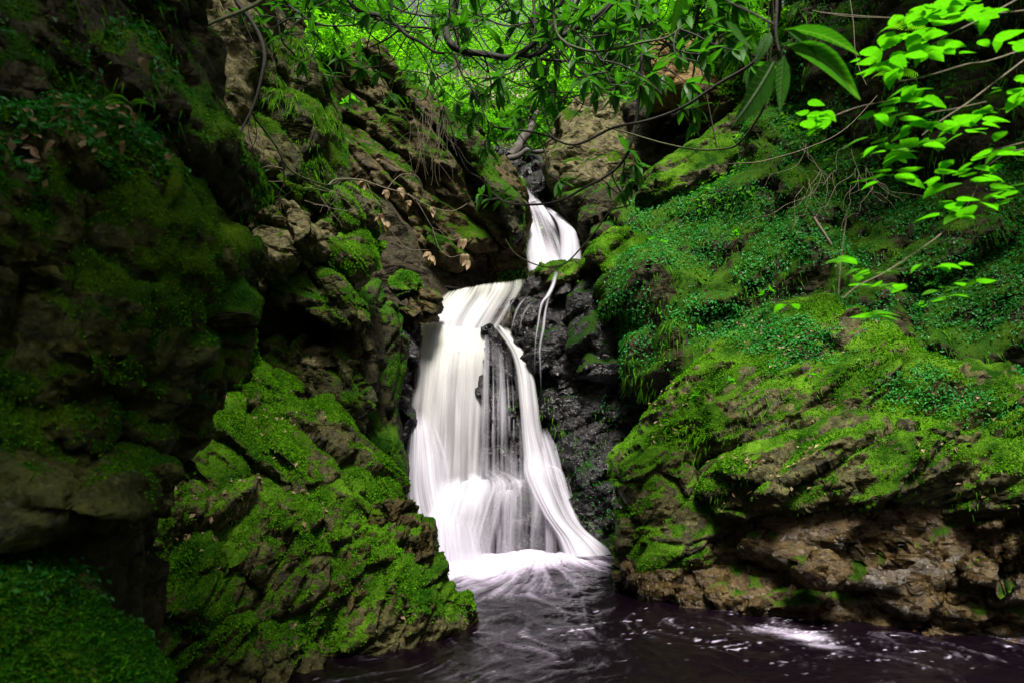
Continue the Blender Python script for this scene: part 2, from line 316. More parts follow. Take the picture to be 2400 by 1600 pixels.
# ------------------------------------------------------------------ rocks
def surface_nets(D, org, h):
    S = D < 0; nx, ny, nz = D.shape
    c = [S[i:nx - 1 + i, j:ny - 1 + j, k:nz - 1 + k] for i in (0, 1) for j in (0, 1) for k in (0, 1)]
    tot = sum(x.astype(np.int8) for x in c); act = (tot > 0) & (tot < 8)
    I = np.argwhere(act); idx = np.full(act.shape, -1, np.int32); idx[act] = np.arange(len(I))
    off = np.array([(i, j, k) for i in (0, 1) for j in (0, 1) for k in (0, 1)])
    val = np.stack([D[I[:, 0] + o[0], I[:, 1] + o[1], I[:, 2] + o[2]] for o in off], 1)
    acc = np.zeros((len(I), 3)); cnt = np.zeros(len(I))
    for a in range(8):
        for b in range(a + 1, 8):
            if np.abs(off[a] - off[b]).sum() != 1: continue
            m = (val[:, a] < 0) != (val[:, b] < 0); t = np.where(m, val[:, a] / np.where(m, val[:, a] - val[:, b], 1), 0)
            acc += np.where(m[:, None], off[a] + t[:, None] * (off[b] - off[a]), 0); cnt += m
    V = org + (I + acc / np.maximum(cnt, 1)[:, None]) * h
    Q = []
    A = np.argwhere(S[:-1, 1:-1, 1:-1] != S[1:, 1:-1, 1:-1]) + [0, 1, 1]
    q = np.stack([idx[A[:, 0], A[:, 1] - 1, A[:, 2] - 1], idx[A[:, 0], A[:, 1], A[:, 2] - 1], idx[A[:, 0], A[:, 1], A[:, 2]], idx[A[:, 0], A[:, 1] - 1, A[:, 2]]], 1)
    f = S[A[:, 0], A[:, 1], A[:, 2]]; q[~f] = q[~f][:, ::-1]; Q.append(q)
    A = np.argwhere(S[1:-1, :-1, 1:-1] != S[1:-1, 1:, 1:-1]) + [1, 0, 1]
    q = np.stack([idx[A[:, 0] - 1, A[:, 1], A[:, 2] - 1], idx[A[:, 0] - 1, A[:, 1], A[:, 2]], idx[A[:, 0], A[:, 1], A[:, 2]], idx[A[:, 0], A[:, 1], A[:, 2] - 1]], 1)
    f = S[A[:, 0], A[:, 1], A[:, 2]]; q[~f] = q[~f][:, ::-1]; Q.append(q)
    A = np.argwhere(S[1:-1, 1:-1, :-1] != S[1:-1, 1:-1, 1:]) + [1, 1, 0]
    q = np.stack([idx[A[:, 0] - 1, A[:, 1] - 1, A[:, 2]], idx[A[:, 0], A[:, 1] - 1, A[:, 2]], idx[A[:, 0], A[:, 1], A[:, 2]], idx[A[:, 0] - 1, A[:, 1], A[:, 2]]], 1)
    f = S[A[:, 0], A[:, 1], A[:, 2]]; q[~f] = q[~f][:, ::-1]; Q.append(q)
    return V, np.concatenate(Q)
def subdivide(V, Fq):
    E = np.sort(np.stack([Fq, np.roll(Fq, -1, 1)], -1).reshape(-1, 2), 1); key = E[:, 0].astype(np.int64) * len(V) + E[:, 1]
    uk, ix, inv = np.unique(key, return_index=True, return_inverse=True); inv = inv.reshape(-1, 4)
    n0 = len(V); mid = (V[E[ix, 0]] + V[E[ix, 1]]) / 2; cen = V[Fq].mean(1); c = n0 + len(mid) + np.arange(len(Fq)); m = n0 + inv
    Q = np.concatenate([np.stack([Fq[:, k], m[:, k], c, m[:, (k + 3) % 4]], 1) for k in range(4)])
    return np.concatenate([V, mid, cen]), Q
def poly_sdf(px, pz, x, z):
    d = np.full(x.shape, 9e9); ins = np.zeros(x.shape, bool); n = len(px)
    for i in range(n):
        j = (i - 1) % n; ex, ez = px[j] - px[i], pz[j] - pz[i]; wx, wz = x - px[i], z - pz[i]
        t = np.clip((wx * ex + wz * ez) / (ex * ex + ez * ez + 1e-12), 0, 1)
        d = np.minimum(d, (wx - ex * t) ** 2 + (wz - ez * t) ** 2)
        cnd = (pz[i] > z) != (pz[j] > z)
        with np.errstate(divide='ignore', invalid='ignore'): xx = px[i] + (z - pz[i]) * ex / (ez if abs(ez) > 1e-12 else 1e-12)
        ins ^= cnd & (x < xx)
    return np.sqrt(d) * np.where(ins, -1, 1)
ROCKS = {}
DR = math.radians
def rock(name, label, poly, Y, mat, gx=0.0, gz=0.0, T=1.0, R=0.35, h=0.04, low=(0.12, 1.0), fac=(0.12, 0.45), fac2=(0.045, 0.16), fine=0.02, dip=None,
         strata=None, moss=0.0, nzw=0.9, tufts=0, tuft=0.022, cat='rock', group=None, tint=(0.2, 0.6), sub=False):
    """A solid rock: a traced outline standing on its own (tilted) mid-plane, T metres thick and rounded by R, then broken up in relief."""
    pts = [d_at(x, y, Y) for x, y in poly]
    xc, zc = np.mean([p[0] for p in pts]), np.mean([p[2] for p in pts])
    P = []
    for x, y in poly:                                      # each outline point where its sight line meets the tilted plane
        u, v = x * SC, y * SC; a = (u - 1200) / FPX; b = (800 - v) / FPX; ry, rz = cp - b * sp, sp + b * cp
        k = (Y - gx * xc + gz * (CAMZ - zc)) / max(ry - gx * a - gz * rz, 0.2 * ry)
        P.append((a * k, k * ry, CAMZ + rz * k))
    P = np.array(P); lo = P.min(0) - 0.1; hi = P.max(0) + 0.1
    lo[1] -= T / 2 + 0.1; hi[1] += T / 2 + 0.1
    sh = np.ceil((hi - lo) / h).astype(int) + 3; org = lo - h
    xs, ys, zs = (org[i] + h * np.arange(sh[i]) for i in range(3))
    X2, Z2 = np.meshgrid(xs, zs, indexing='ij'); s2 = poly_sdf(P[:, 0], P[:, 2], X2, Z2)
    yc = Y + gx * (X2 - xc) + gz * (Z2 - zc)
    w = (np.abs(ys[None, :, None] - yc[:, None, :]) - T / 2) / math.sqrt(1 + gx * gx + gz * gz)
    R = min(R, -s2.min() * 0.95)
    a = s2[:, None, :] + R; b = w + R
    D = np.sqrt(np.maximum(a, 0) ** 2 + np.maximum(b, 0) ** 2) + np.minimum(np.maximum(a, b), 0) - R
    V, Fq = surface_nets(D, org, h)
    c4 = V[Fq].mean(1); keep = (c4[:, 1] - (Y + gx * (c4[:, 0] - xc) + gz * (c4[:, 2] - zc))) < 0.22 * T   # the buried far side is left open
    Fq = Fq[keep]; us, inv = np.unique(Fq, return_inverse=True); V = V[us]; Fq = inv.reshape(-1, 4)
    if sub: V, Fq = subdivide(V, Fq)
    o0 = RNG.random(3) * 40
    n = norms(V, Fq)
    vec = np.stack([fbm(V / low[1] + o0 + k * 31, 2, 0.4) for k in range(3)], 1)
    V = V + vec * low[0]
    dip = dip if dip is not None else (strata[0] if strata else DR(-48 if xc < 0.3 else 36)); ca, sa = math.cos(dip), math.sin(dip)
    def slab(p): return np.stack([(p[:, 0] * ca + p[:, 2] * sa) / 1.9, p[:, 1] / 1.3 + 0.12 * p[:, 0], (-p[:, 0] * sa + p[:, 2] * ca) / 0.72], 1)
    f, gap = facets(slab(V) / fac[1] + o0); V = V + n * (1.15 * fac[0] * (f - 0.3 * (1 - sstep(0, 0.14, gap))))[:, None]
    if strata:
        dip, amp, L = strata; ca, sa = math.cos(dip), math.sin(dip)
        q = np.stack([(V[:, 0] * ca + V[:, 2] * sa) / (L * 5), V[:, 1] / (L * 2.5), (-V[:, 0] * sa + V[:, 2] * ca) / L], 1)
        V = V + n * (amp * ridged(q + 0.25 * vec, 3))[:, None]
    n = norms(V, Fq)
    if fac2[0] > 0:
        f, gap = facets(slab(V) / (fac2[1] * 1.1) + o0); V = V + n * (0.8 * fac2[0] * (f - 0.25 * (1 - sstep(0, 0.2, gap))))[:, None]
    if fine > 0: V = V + n * (0.35 * fine * fbm(slab(V) * 9 + o0, 4, 0.6))[:, None]
    n = norms(V, Fq)
    ms = sstep(0.0, 0.55, moss + nzw * n[:, 2] + 0.75 * fbm(V * 1.9 + o0, 3) + 0.55 * fbm(V * 8, 2) + 0.3 * perlin(V * 27))
    ms *= sstep(0.03, 0.22, V[:, 2] + 0.12 * fbm(V * 3, 2))
    c = np.array([xc, Y, max(lo[2], 0)])
    o = link(name, mesh(name, V - c, Fq, {'moss': ms}), M[mat], loc=c)
    tag(o, label, cat, group)
    if tufts:
        tufts = int(tufts * 1.1); tuft = tuft * 0.62
        # only where it can be seen: the side towards the open gorge and the tops
        wgt = ms * ((n[:, 1] < 0.35) | (n[:, 2] > 0.5)) * (V[:, 2] > 0.02)
        Pp, Nn = sample_surface(V, Fq, n, wgt, tufts, RNG)
        if Pp is not None:
            tn = np.clip(tint[0] + (tint[1] - tint[0]) * (0.5 + 0.9 * fbm(Pp * 1.6 + 5, 3)) + RNG.normal(0, 0.24, len(Pp)), 0, 1)
            blades('moss', Pp - c, Nn, tuft, M['moss'], o, tn)
    ROCKS[label] = (o, V, Fq, n, ms)
    return o
# ------------------------------------------------------------------ left foreground cliff (close, out of focus)
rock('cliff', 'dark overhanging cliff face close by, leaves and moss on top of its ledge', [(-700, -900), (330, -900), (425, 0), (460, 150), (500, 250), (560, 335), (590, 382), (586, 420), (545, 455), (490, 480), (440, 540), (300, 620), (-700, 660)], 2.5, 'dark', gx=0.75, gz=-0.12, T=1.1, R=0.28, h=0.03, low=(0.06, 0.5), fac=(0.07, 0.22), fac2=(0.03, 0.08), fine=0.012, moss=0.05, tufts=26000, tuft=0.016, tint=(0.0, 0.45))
rock('ledge', 'mossy rock ledge with dead leaves jutting from the dark left cliff', [(-500, 260), (60, 235), (240, 250), (390, 320), (432, 400), (400, 470), (250, 520), (-500, 540)], 2.05, 'shade', gx=0.6, gz=0.5, T=0.45, R=0.2, h=0.02, low=(0.05, 0.35), fac=(0.05, 0.16), fac2=(0.02, 0.06), fine=0.012, moss=0.15, tufts=26000, tuft=0.018, tint=(0.0, 0.6))
rock('cliff', 'green stained lower cliff face above the smooth boulder', [(-700, 470), (300, 450), (430, 430), (480, 470), (518, 530), (558, 575), (530, 640), (522, 760), (498, 870), (450, 980), (385, 1050), (250, 1060), (-700, 1020)], 2.35, 'stain', gx=0.7, gz=-0.05, T=0.9, R=0.22, h=0.023, low=(0.06, 0.5), fac=(0.10, 0.21), fac2=(0.03, 0.09), fine=0.014, strata=(DR(100), 0.04, 0.12), moss=0.42, tufts=26000, tuft=0.013, tint=(0.15, 0.6))
rock('boulder', 'smooth boulder with a flat facet at the bottom of the dark left cliff', [(-500, 960), (130, 1003), (260, 1030), (372, 1066), (362, 1130), (345, 1195), (200, 1218), (120, 1255), (-500, 1275)], 2.0, 'stain', gx=0.6, gz=0.35, T=0.6, R=0.12, h=0.022, low=(0.04, 0.5), fac=(0.08, 0.32), fac2=(0.02, 0.1), fine=0.01, moss=-0.55, tufts=5000, tuft=0.012)
rock('rock', 'recess rock blackened for shade in the hollow under the smooth boulder', [(-500, 1120), (300, 1100), (345, 1180), (330, 1330), (350, 1700), (-500, 1700)], 2.75, 'dark', gx=0.7, T=0.7, R=0.15, h=0.04, moss=-0.8)  # dark colour stands for the shade inside this hollow
rock('hump', 'fern covered mossy hump in the bottom left corner', [(-500, 1255), (40, 1285), (170, 1310), (235, 1380), (325, 1475), (395, 1575), (430, 1700), (430, 1900), (-500, 1900)], 1.85, 'shade', gx=0.5, gz=0.35, T=0.7, R=0.25, h=0.022, low=(0.05, 0.4), fac=(0.05, 0.2), fac2=(0.02, 0.07), fine=0.015, moss=0.2, tufts=42000, tuft=0.017, tint=(0.0, 0.12))  # low moss tint paints this corner as shaded
rock('slab', 'thin upright slab with vertical grain behind the dark cliff edge', [(498, 640), (520, 600), (532, 660), (526, 800), (520, 870), (500, 880)], 2.9, 'olive', T=0.25, R=0.04, h=0.018, low=(0.02, 0.4), fac=(0.03, 0.12), fac2=(0.01, 0.05), strata=(DR(88), 0.05, 0.05), moss=-0.2)
# ------------------------------------------------------------------ rocks of the left bank, middle distance
rock('cliff', 'pale bare cliff with slanting grain behind the hanging dark branch', [(330, -250), (640, -250), (650, 40), (625, 150), (600, 260), (590, 330), (650, 430), (560, 500), (380, 420)], 7.2, 'pale', gx=0.2, gz=0.12, T=1.6, R=0.35, h=0.05, low=(0.14, 1.2), fac=(0.16, 0.6), strata=(DR(-38), 0.14, 0.3), moss=-0.3, tufts=2500)
rock('crag', 'crag with a mossy spine running down its right edge', [(585, 190), (630, 130), (690, 140), (735, 200), (765, 290), (790, 400), (790, 470), (720, 500), (600, 490), (560, 420), (585, 330)], 7.5, 'shade', gz=0.15, T=1.3, R=0.4, h=0.04, low=(0.14, 0.9), fac=(0.16, 0.5), moss=0.12, tufts=16000, tint=(0.2, 0.75))
rock('cliff', 'dark cliff below the mossy spine', [(480, 420), (640, 400), (780, 440), (800, 520), (800, 700), (520, 720), (480, 600)], 8.0, 'shade', T=1.2, R=0.2, h=0.05, fac=(0.22, 0.6), moss=-0.4, tufts=1500)
rock('boulder', 'blocky grey boulder with an orange lichen patch on its left side', [(590, 545), (612, 512), (650, 487), (700, 484), (735, 515), (742, 568), (716, 622), (662, 632), (618, 605), (592, 590)], 7.0, 'pale', gz=0.25, T=0.9, R=0.14, h=0.028, low=(0.06, 0.6), fac=(0.14, 0.42), fac2=(0.04, 0.14), moss=-0.75, sub=True)
rock('rock', 'broken grey rock under the lichen spotted boulder', [(545, 615), (590, 590), (640, 625), (660, 660), (610, 690), (548, 660)], 7.05, 'pale', gz=0.2, T=0.7, R=0.1, h=0.028, fac=(0.14, 0.3), moss=-0.6)
rock('pillar', 'bright moss covered rock pillar with dead twigs over it', [(748, 480), (780, 445), (830, 452), (868, 482), (872, 555), (862, 600), (830, 650), (772, 642), (740, 580)], 7.5, 'olive', gz=0.2, T=0.9, R=0.3, h=0.032, low=(0.1, 0.6), fac=(0.12, 0.4), moss=0.45, tufts=14000, tint=(0.5, 0.95), sub=True)
rock('rock', 'angular mossy rock below the bright moss pillar', [(660, 660), (720, 640), (790, 655), (838, 700), (830, 735), (790, 755), (730, 740), (670, 720)], 7.2, 'shade', gz=0.4, T=0.7, R=0.1, h=0.03, fac=(0.16, 0.36), moss=0.0, tufts=4000, tint=(0.3, 0.8), sub=True)
rock('rock', 'rock darkened for shade in the cavity under the lichen spotted boulder', [(500, 690), (700, 680), (860, 700), (880, 860), (830, 960), (500, 960)], 8.1, 'dark', T=0.9, R=0.15, h=0.045, fac=(0.2, 0.5), moss=-0.5)  # shade of the hollow is carried by the dark rock colour
rock('rock', 'overhanging brown rock jutting over the dark cavity', [(770, 700), (832, 705), (840, 790), (846, 840), (800, 850), (760, 800)], 7.6, 'brown', T=0.6, R=0.1, h=0.03, fac=(0.14, 0.35), moss=-0.3, tufts=800)
rock('rock', 'flat wet slab halfway down the dark cavity', [(630, 820), (700, 800), (780, 812), (830, 840), (800, 862), (700, 856)], 7.5, 'pale', gz=1.0, T=0.5, R=0.07, h=0.026, fac=(0.08, 0.3), moss=-0.6)
rock('rock', 'dark green slab standing left of the waterfall', [(826, 640), (870, 660), (910, 740), (924, 880), (930, 1020), (920, 1160), (850, 1160), (800, 1000), (815, 800)], 8.9, 'dark', gx=0.3, T=0.9, R=0.2, h=0.04, fac=(0.12, 0.45), strata=(DR(75), 0.08, 0.3), moss=0.15, tufts=7000, tint=(0.0, 0.4))
rock('cliff', 'broad brown cliff face under hanging roots left of the upper fall', [(700, 260), (760, 170), (820, 140), (880, 150), (950, 220), (1040, 300), (1110, 370), (1190, 465), (1200, 530), (1180, 585), (1060, 618), (930, 620), (840, 560), (760, 420)], 11.5, 'brown', gx=0.2, gz=0.15, T=1.5, R=0.3, h=0.05, low=(0.18, 1.2), fac=(0.24, 0.7), fac2=(0.07, 0.22), strata=(DR(-40), 0.16, 0.4), moss=-0.12, tufts=16000, tint=(0.2, 0.7), sub=True)
rock('slab', 'long slanting mossy slab beside the upper chute', [(1015, 270), (1050, 290), (1112, 374), (1194, 466), (1196, 545), (1176, 560), (1150, 480), (1070, 380), (1010, 310)], 10.75, 'dark', gx=0.2, gz=0.15, T=0.9, R=0.16, h=0.035, low=(0.07, 0.8), fac=(0.08, 0.4), moss=0.2, tufts=7000, tint=(0.2, 0.8))
rock('slab', 'yellow moss topped slab near the fence', [(860, 160), (900, 152), (950, 205), (985, 245), (960, 255), (900, 205)], 12.6, 'olive', gz=0.3, T=0.8, R=0.2, h=0.04, fac=(0.08, 0.4), moss=0.8, tufts=6000, tuft=0.035, tint=(0.7, 1.0))
rock('rock', 'small mossy rock by the lip of the main fall', [(885, 640), (918, 614), (950, 628), (975, 655), (960, 680), (915, 690)], 9.6, 'olive', gz=0.4, T=0.6, R=0.15, h=0.03, fac=(0.1, 0.3), moss=0.2, tufts=2500)
rock('rock', 'split rock left of the lip of the main fall', [(935, 690), (965, 660), (1000, 672), (1022, 688), (1005, 730), (950, 745), (915, 720)], 9.7, 'brown', gz=0.4, T=0.6, R=0.1, h=0.03, fac=(0.12, 0.3), moss=-0.4, tufts=600)
rock('rock', 'wet rock left of the main fall with purple sheen', [(895, 720), (950, 735), (975, 800), (960, 900), (940, 1100), (945, 1230), (900, 1230), (905, 1000)], 9.9, 'wet', gz=0.1, T=0.9, R=0.15, h=0.035, fac=(0.16, 0.35), fac2=(0.05, 0.14), moss=-0.7)
# the lit outcrop standing in the pool
rock('rock', 'moss capped knob on top of the left outcrop', [(518, 800), (535, 768), (580, 766), (592, 800), (578, 850), (560, 890), (525, 900)], 6.4, 'olive', T=0.5, R=0.1, h=0.025, fac=(0.08, 0.3), moss=0.35, tufts=6000, tint=(0.2, 0.7))
rock('rock', 'lumpy mossy rock on the upper part of the left outcrop', [(575, 850), (610, 830), (660, 850), (700, 895), (690, 945), (620, 960), (560, 950)], 6.6, 'olive', gz=0.4, T=0.6, R=0.12, h=0.025, fac=(0.14, 0.32), moss=0.05, tufts=7000, tint=(0.2, 0.75))
rock('rock', 'cluster of broken rocks behind the left outcrop', [(640, 800), (720, 790), (800, 835), (840, 900), (835, 1000), (760, 990), (690, 920), (620, 860)], 7.3, 'shade', gz=0.5, T=0.7, R=0.08, h=0.03, low=(0.12, 0.5), fac=(0.2, 0.28), fac2=(0.06, 0.12), moss=-0.15, tufts=4000)
rock('outcrop', 'mossy upper outcrop left of the main fall', [(390, 1060), (445, 950), (510, 900), (560, 900), (640, 930), (740, 935), (795, 970), (835, 1030), (870, 1075), (905, 1125), (920, 1210), (600, 1260), (380, 1220)], 6.1, 'olive', gx=0.55, gz=0.5, T=1.0, R=0.3, h=0.032, low=(0.14, 0.9), fac=(0.18, 0.42), fac2=(0.06, 0.15), fine=0.025, moss=0.12, tufts=46000, tuft=0.026, tint=(0.35, 1.0), sub=True)
rock('outcrop', 'craggy mossy outcrop foot with brown edges standing in the pool', [(318, 1290), (370, 1180), (440, 1120), (600, 1150), (760, 1130), (880, 1115), (930, 1192), (972, 1218), (985, 1272), (1015, 1310), (1038, 1372), (1040, 1430), (960, 1540), (700, 1700), (300, 1760), (320, 1450)], 5.6, 'olive', gx=0.75, gz=0.5, T=1.0, R=0.3, h=0.03, low=(0.13, 0.8), fac=(0.16, 0.36), fac2=(0.06, 0.14), fine=0.025, strata=(DR(62), 0.08, 0.25), moss=0.02, tufts=52000, tuft=0.024, tint=(0.35, 1.0), sub=True)
rock('rock', 'jagged brown blade of rock on the water side of the left outcrop', [(880, 1125), (930, 1190), (972, 1216), (988, 1275), (950, 1300), (900, 1260), (860, 1190)], 6.15, 'brown', gx=0.5, gz=0.3, T=0.5, R=0.06, h=0.022, fac=(0.14, 0.24), fac2=(0.04, 0.1), strata=(DR(65), 0.08, 0.16), moss=-0.5, tufts=400, sub=True)
rock('rock', 'low wet brown rock at the tip of the left outcrop', [(930, 1310), (985, 1285), (1022, 1325), (1042, 1385), (1030, 1430), (900, 1480), (850, 1440), (890, 1370)], 5.95, 'brown', gx=0.7, gz=0.4, T=0.5, R=0.08, h=0.022, fac=(0.12, 0.24), fac2=(0.04, 0.1), moss=-0.25, tufts=2500, sub=True)
rock('rock', 'dark fissured rock in the middle of the left outcrop foot', [(760, 1200), (820, 1180), (880, 1250), (900, 1330), (850, 1390), (780, 1330)], 5.75, 'brown', gx=0.6, gz=0.45, T=0.5, R=0.07, h=0.022, fac=(0.14, 0.22), fac2=(0.045, 0.1), strata=(DR(62), 0.08, 0.2), moss=-0.35, tufts=1500)
# ------------------------------------------------------------------ the wet wall under and beside the falls
rock('rock', 'wet black wall behind the main fall', [(925, 780), (960, 760), (1030, 712), (1200, 690), (1260, 740), (1300, 1000), (1360, 1330), (920, 1330)], 10.95, 'wet', gz=0.1, T=1.0, R=0.25, h=0.045, fac=(0.16, 0.5), moss=-0.8)
rock('rock', 'black rock with thin trickles right of the main fall', [(1160, 690), (1205, 655), (1290, 640), (1345, 650), (1370, 760), (1345, 900), (1270, 920), (1230, 870), (1195, 800)], 9.95, 'wet', gz=0.25, T=0.9, R=0.25, h=0.035, fac=(0.14, 0.4), moss=-0.7)
rock('rock', 'black rock showing between the curtain and the side stream', [(1118, 765), (1160, 755), (1185, 840), (1205, 980), (1215, 1110), (1115, 1110)], 10.0, 'wet', gz=0.1, T=0.7, R=0.12, h=0.03, fac=(0.14, 0.3), fac2=(0.05, 0.12), moss=-0.8)
rock('boulder', 'mossy cap boulder between the upper and the main fall', [(1218, 632), (1240, 603), (1290, 596), (1332, 602), (1352, 630), (1330, 665), (1270, 668), (1230, 656)], 10.0, 'olive', gz=0.4, T=0.7, R=0.16, h=0.03, fac=(0.08, 0.3), moss=0.1, tufts=2500, tint=(0.1, 0.5))
rock('rock', 'dark bulging rock wall right of the falls', [(1300, 700), (1340, 645), (1420, 640), (1500, 680), (1560, 800), (1540, 900), (1420, 910), (1320, 880)], 9.7, 'wet', gz=0.2, T=1.0, R=0.3, h=0.045, fac=(0.18, 0.5), moss=-0.2, tufts=4000, tint=(0.1, 0.5))
rock('rock', 'shaded mossy wall above the right end of the pool', [(1225, 880), (1330, 850), (1500, 850), (1620, 840), (1600, 960), (1500, 1010), (1445, 1080), (1435, 1300), (1340, 1310), (1290, 1110)], 9.7, 'wet', gx=-0.1, gz=0.15, T=1.0, R=0.25, h=0.045, fac=(0.18, 0.5), moss=-0.35, tufts=5000, tint=(0.0, 0.35))
rock('boulder', 'black boulder veiled by water at the foot of the main fall', [(1135, 1180), (1165, 1120), (1215, 1100), (1265, 1125), (1295, 1200), (1310, 1300), (1125, 1300)], 9.58, 'wet', T=0.7, R=0.3, h=0.03, low=(0.06, 0.6), fac=(0.07, 0.3), fac2=(0.02, 0.12), moss=-0.8)
# ------------------------------------------------------------------ upper gorge
rock('rock', 'big pale brown rock with a moss cap right of the upper fall', [(1268, 310), (1310, 250), (1365, 235), (1425, 268), (1462, 330), (1456, 430), (1430, 480), (1350, 490), (1290, 470), (1262, 400)], 12.6, 'pale', gz=0.3, T=1.6, R=0.35, h=0.05, fac=(0.16, 0.7), moss=-0.28, tufts=4000, tint=(0.5, 0.9))
rock('rock', 'dark sloping slab right of the upper fall', [(1285, 470), (1350, 440), (1450, 435), (1480, 490), (1430, 560), (1350, 600), (1325, 520)], 11.6, 'dark', gz=0.4, T=1.0, R=0.2, h=0.045, fac=(0.14, 0.5), moss=-0.3, tufts=1200)
rock('rock', 'black rock behind the upper fall', [(1120, 350), (1200, 350), (1290, 380), (1345, 500), (1350, 640), (1190, 640), (1195, 480)], 13.2, 'wet', gz=0.45, T=0.8, R=0.2, h=0.05, fac=(0.16, 0.5), moss=-0.6)
rock('boulder', 'huge tan boulder overhanging a black cavity', [(1470, 215), (1475, 150), (1530, 105), (1640, 90), (1725, 140), (1715, 240), (1625, 292), (1560, 275)], 11.0, 'tan', gz=0.1, T=1.6, R=0.3, h=0.05, low=(0.12, 1.2), fac=(0.2, 0.8), moss=-0.75)
rock('rock', 'mossy brown bank to the right of the tan boulder', [(1600, 60), (1700, 20), (1800, 60), (1840, 160), (1760, 250), (1640, 290), (1650, 180)], 10.6, 'brown', gz=0.2, T=1.2, R=0.3, h=0.05, low=(0.2, 0.6), fac=(0.2, 0.4), moss=-0.15, tufts=7000, tint=(0.4, 0.8))
rock('rock', 'back wall blackened for shade in the cavity under the tan boulder', [(1430, 250), (1700, 200), (1740, 330), (1600, 420), (1440, 480)], 12.2, 'dark', T=0.8, R=0.2, h=0.06, moss=-0.6)  # dark tone in place of the shade under the overhang
rock('ridge', 'bright green mossy ridge sloping down from the cavity', [(1462, 468), (1490, 415), (1560, 350), (1640, 292), (1720, 235), (1765, 250), (1730, 340), (1650, 430), (1560, 470), (1500, 490)], 9.9, 'olive', gx=-0.1, gz=0.35, T=1.0, R=0.25, h=0.035, low=(0.1, 0.8), fac=(0.1, 0.5), moss=0.3, tufts=16000, tint=(0.5, 1.0))
rock('rock', 'yellow green moss shelf beside the upper fall', [(1335, 605), (1362, 560), (1400, 535), (1480, 545), (1600, 555), (1625, 590), (1600, 650), (1500, 665), (1400, 650)], 9.5, 'olive', gz=0.55, T=0.8, R=0.2, h=0.03, low=(0.1, 0.5), fac=(0.1, 0.35), moss=0.35, tufts=17000, tint=(0.6, 1.0))
# ------------------------------------------------------------------ right bank
rock('bank', 'steep right bank under a carpet of small leaves', [(1400, 680), (1430, 480), (1560, 460), (1650, 420), (1740, 300), (1790, 120), (1830, -200), (2900, -200), (2900, 1000), (2200, 960), (1850, 800), (1600, 900), (1480, 860)], 8.8, 'dark', gx=-0.45, gz=0.5, T=1.4, R=0.4, h=0.06, low=(0.35, 1.3), fac=(0.22, 0.7), fac2=(0.07, 0.25), moss=0.15, tufts=36000, tuft=0.032, tint=(0.1, 0.6))
rock('cliff', 'shaded upper right cliff behind the pale green leaves', [(1850, -600), (3000, -600), (3000, 520), (2350, 480), (2050, 420), (1900, 300), (1820, 100)], 7.9, 'dark', gx=-0.5, gz=0.1, T=1.2, R=0.35, h=0.07, low=(0.3, 1.2), fac=(0.25, 0.7), moss=-0.2, tufts=12000, tuft=0.03, tint=(0.0, 0.4))
rock('outcrop', 'great slanting mossy slab on the right side of the pool', [(1425, 1045), (1500, 970), (1560, 885), (1690, 772), (1840, 708), (1980, 760), (2150, 850), (2420, 880), (2800, 920), (2800, 1150), (2250, 1100), (2050, 1140), (1880, 1120), (1760, 1060), (1640, 1080), (1560, 1120), (1470, 1110)], 7.1, 'olive', gx=-0.55, gz=0.45, T=1.3, R=0.5, h=0.036, low=(0.14, 1.0), fac=(0.06, 0.6), fac2=(0.035, 0.17), fine=0.025, strata=(DR(34), 0.17, 0.32), moss=0.1, tufts=60000, tuft=0.026, tint=(0.05, 0.75), sub=True)
rock('outcrop', 'bulging overhang of mossy and bare rock above the pool on the right', [(1605, 1120), (1660, 1060), (1790, 1000), (1950, 960), (2150, 985), (2400, 1020), (2700, 1050), (2700, 1270), (2250, 1215), (2110, 1150), (1990, 1160), (1870, 1132), (1760, 1190), (1650, 1215)], 6.3, 'olive', gx=-0.5, gz=0.12, T=1.2, R=0.5, h=0.034, low=(0.13, 0.9), fac=(0.11, 0.5), fac2=(0.04, 0.15), fine=0.03, strata=(DR(36), 0.12, 0.25), moss=-0.02, tufts=32000, tuft=0.025, tint=(0.1, 0.8), sub=True)
rock('rock', 'mossy foot rock at the left tip of the right outcrop', [(1420, 1150), (1424, 1060), (1480, 1010), (1560, 1040), (1612, 1120), (1645, 1220), (1600, 1310), (1500, 1330), (1430, 1330), (1415, 1280)], 7.35, 'olive', gx=-0.3, gz=0.2, T=0.9, R=0.25, h=0.032, low=(0.1, 0.7), fac=(0.12, 0.4), moss=0.0, tufts=15000, tint=(0.05, 0.5), sub=True)
rock('rock', 'ochre ledge along the right waterline', [(1425, 1330), (1500, 1270), (1570, 1225), (1700, 1190), (1850, 1225), (1960, 1300), (2100, 1290), (2400, 1270), (2800, 1300), (2800, 1640), (2300, 1540), (1900, 1440), (1640, 1400), (1480, 1370)], 6.5, 'ochre', gx=-0.42, gz=0.4, T=0.8, R=0.2, h=0.032, low=(0.14, 0.6), fac=(0.14, 0.4), fac2=(0.06, 0.14), fine=0.03, strata=(DR(14), 0.1, 0.2), moss=-0.5, tufts=2500)
rock('rock', 'dark recessed rock under the right overhang', [(1640, 1120), (1760, 1090), (2800, 1080), (2800, 1430), (2000, 1390), (1800, 1330), (1660, 1260)], 6.25, 'ochre', gx=-0.45, T=0.9, R=0.2, h=0.05, fac=(0.14, 0.5), moss=-0.3)
rock('rock', 'fractured orange brown rock at the far right of the waterline', [(2115, 1200), (2200, 1090), (2350, 1040), (2700, 1080), (2700, 1450), (2380, 1400), (2180, 1330), (2110, 1270)], 5.9, 'ochre', gx=-0.4, gz=0.1, T=0.8, R=0.2, h=0.032, low=(0.1, 0.6), fac=(0.2, 0.4), fac2=(0.07, 0.14), strata=(DR(45), 0.12, 0.25), moss=-0.45, tufts=1500)
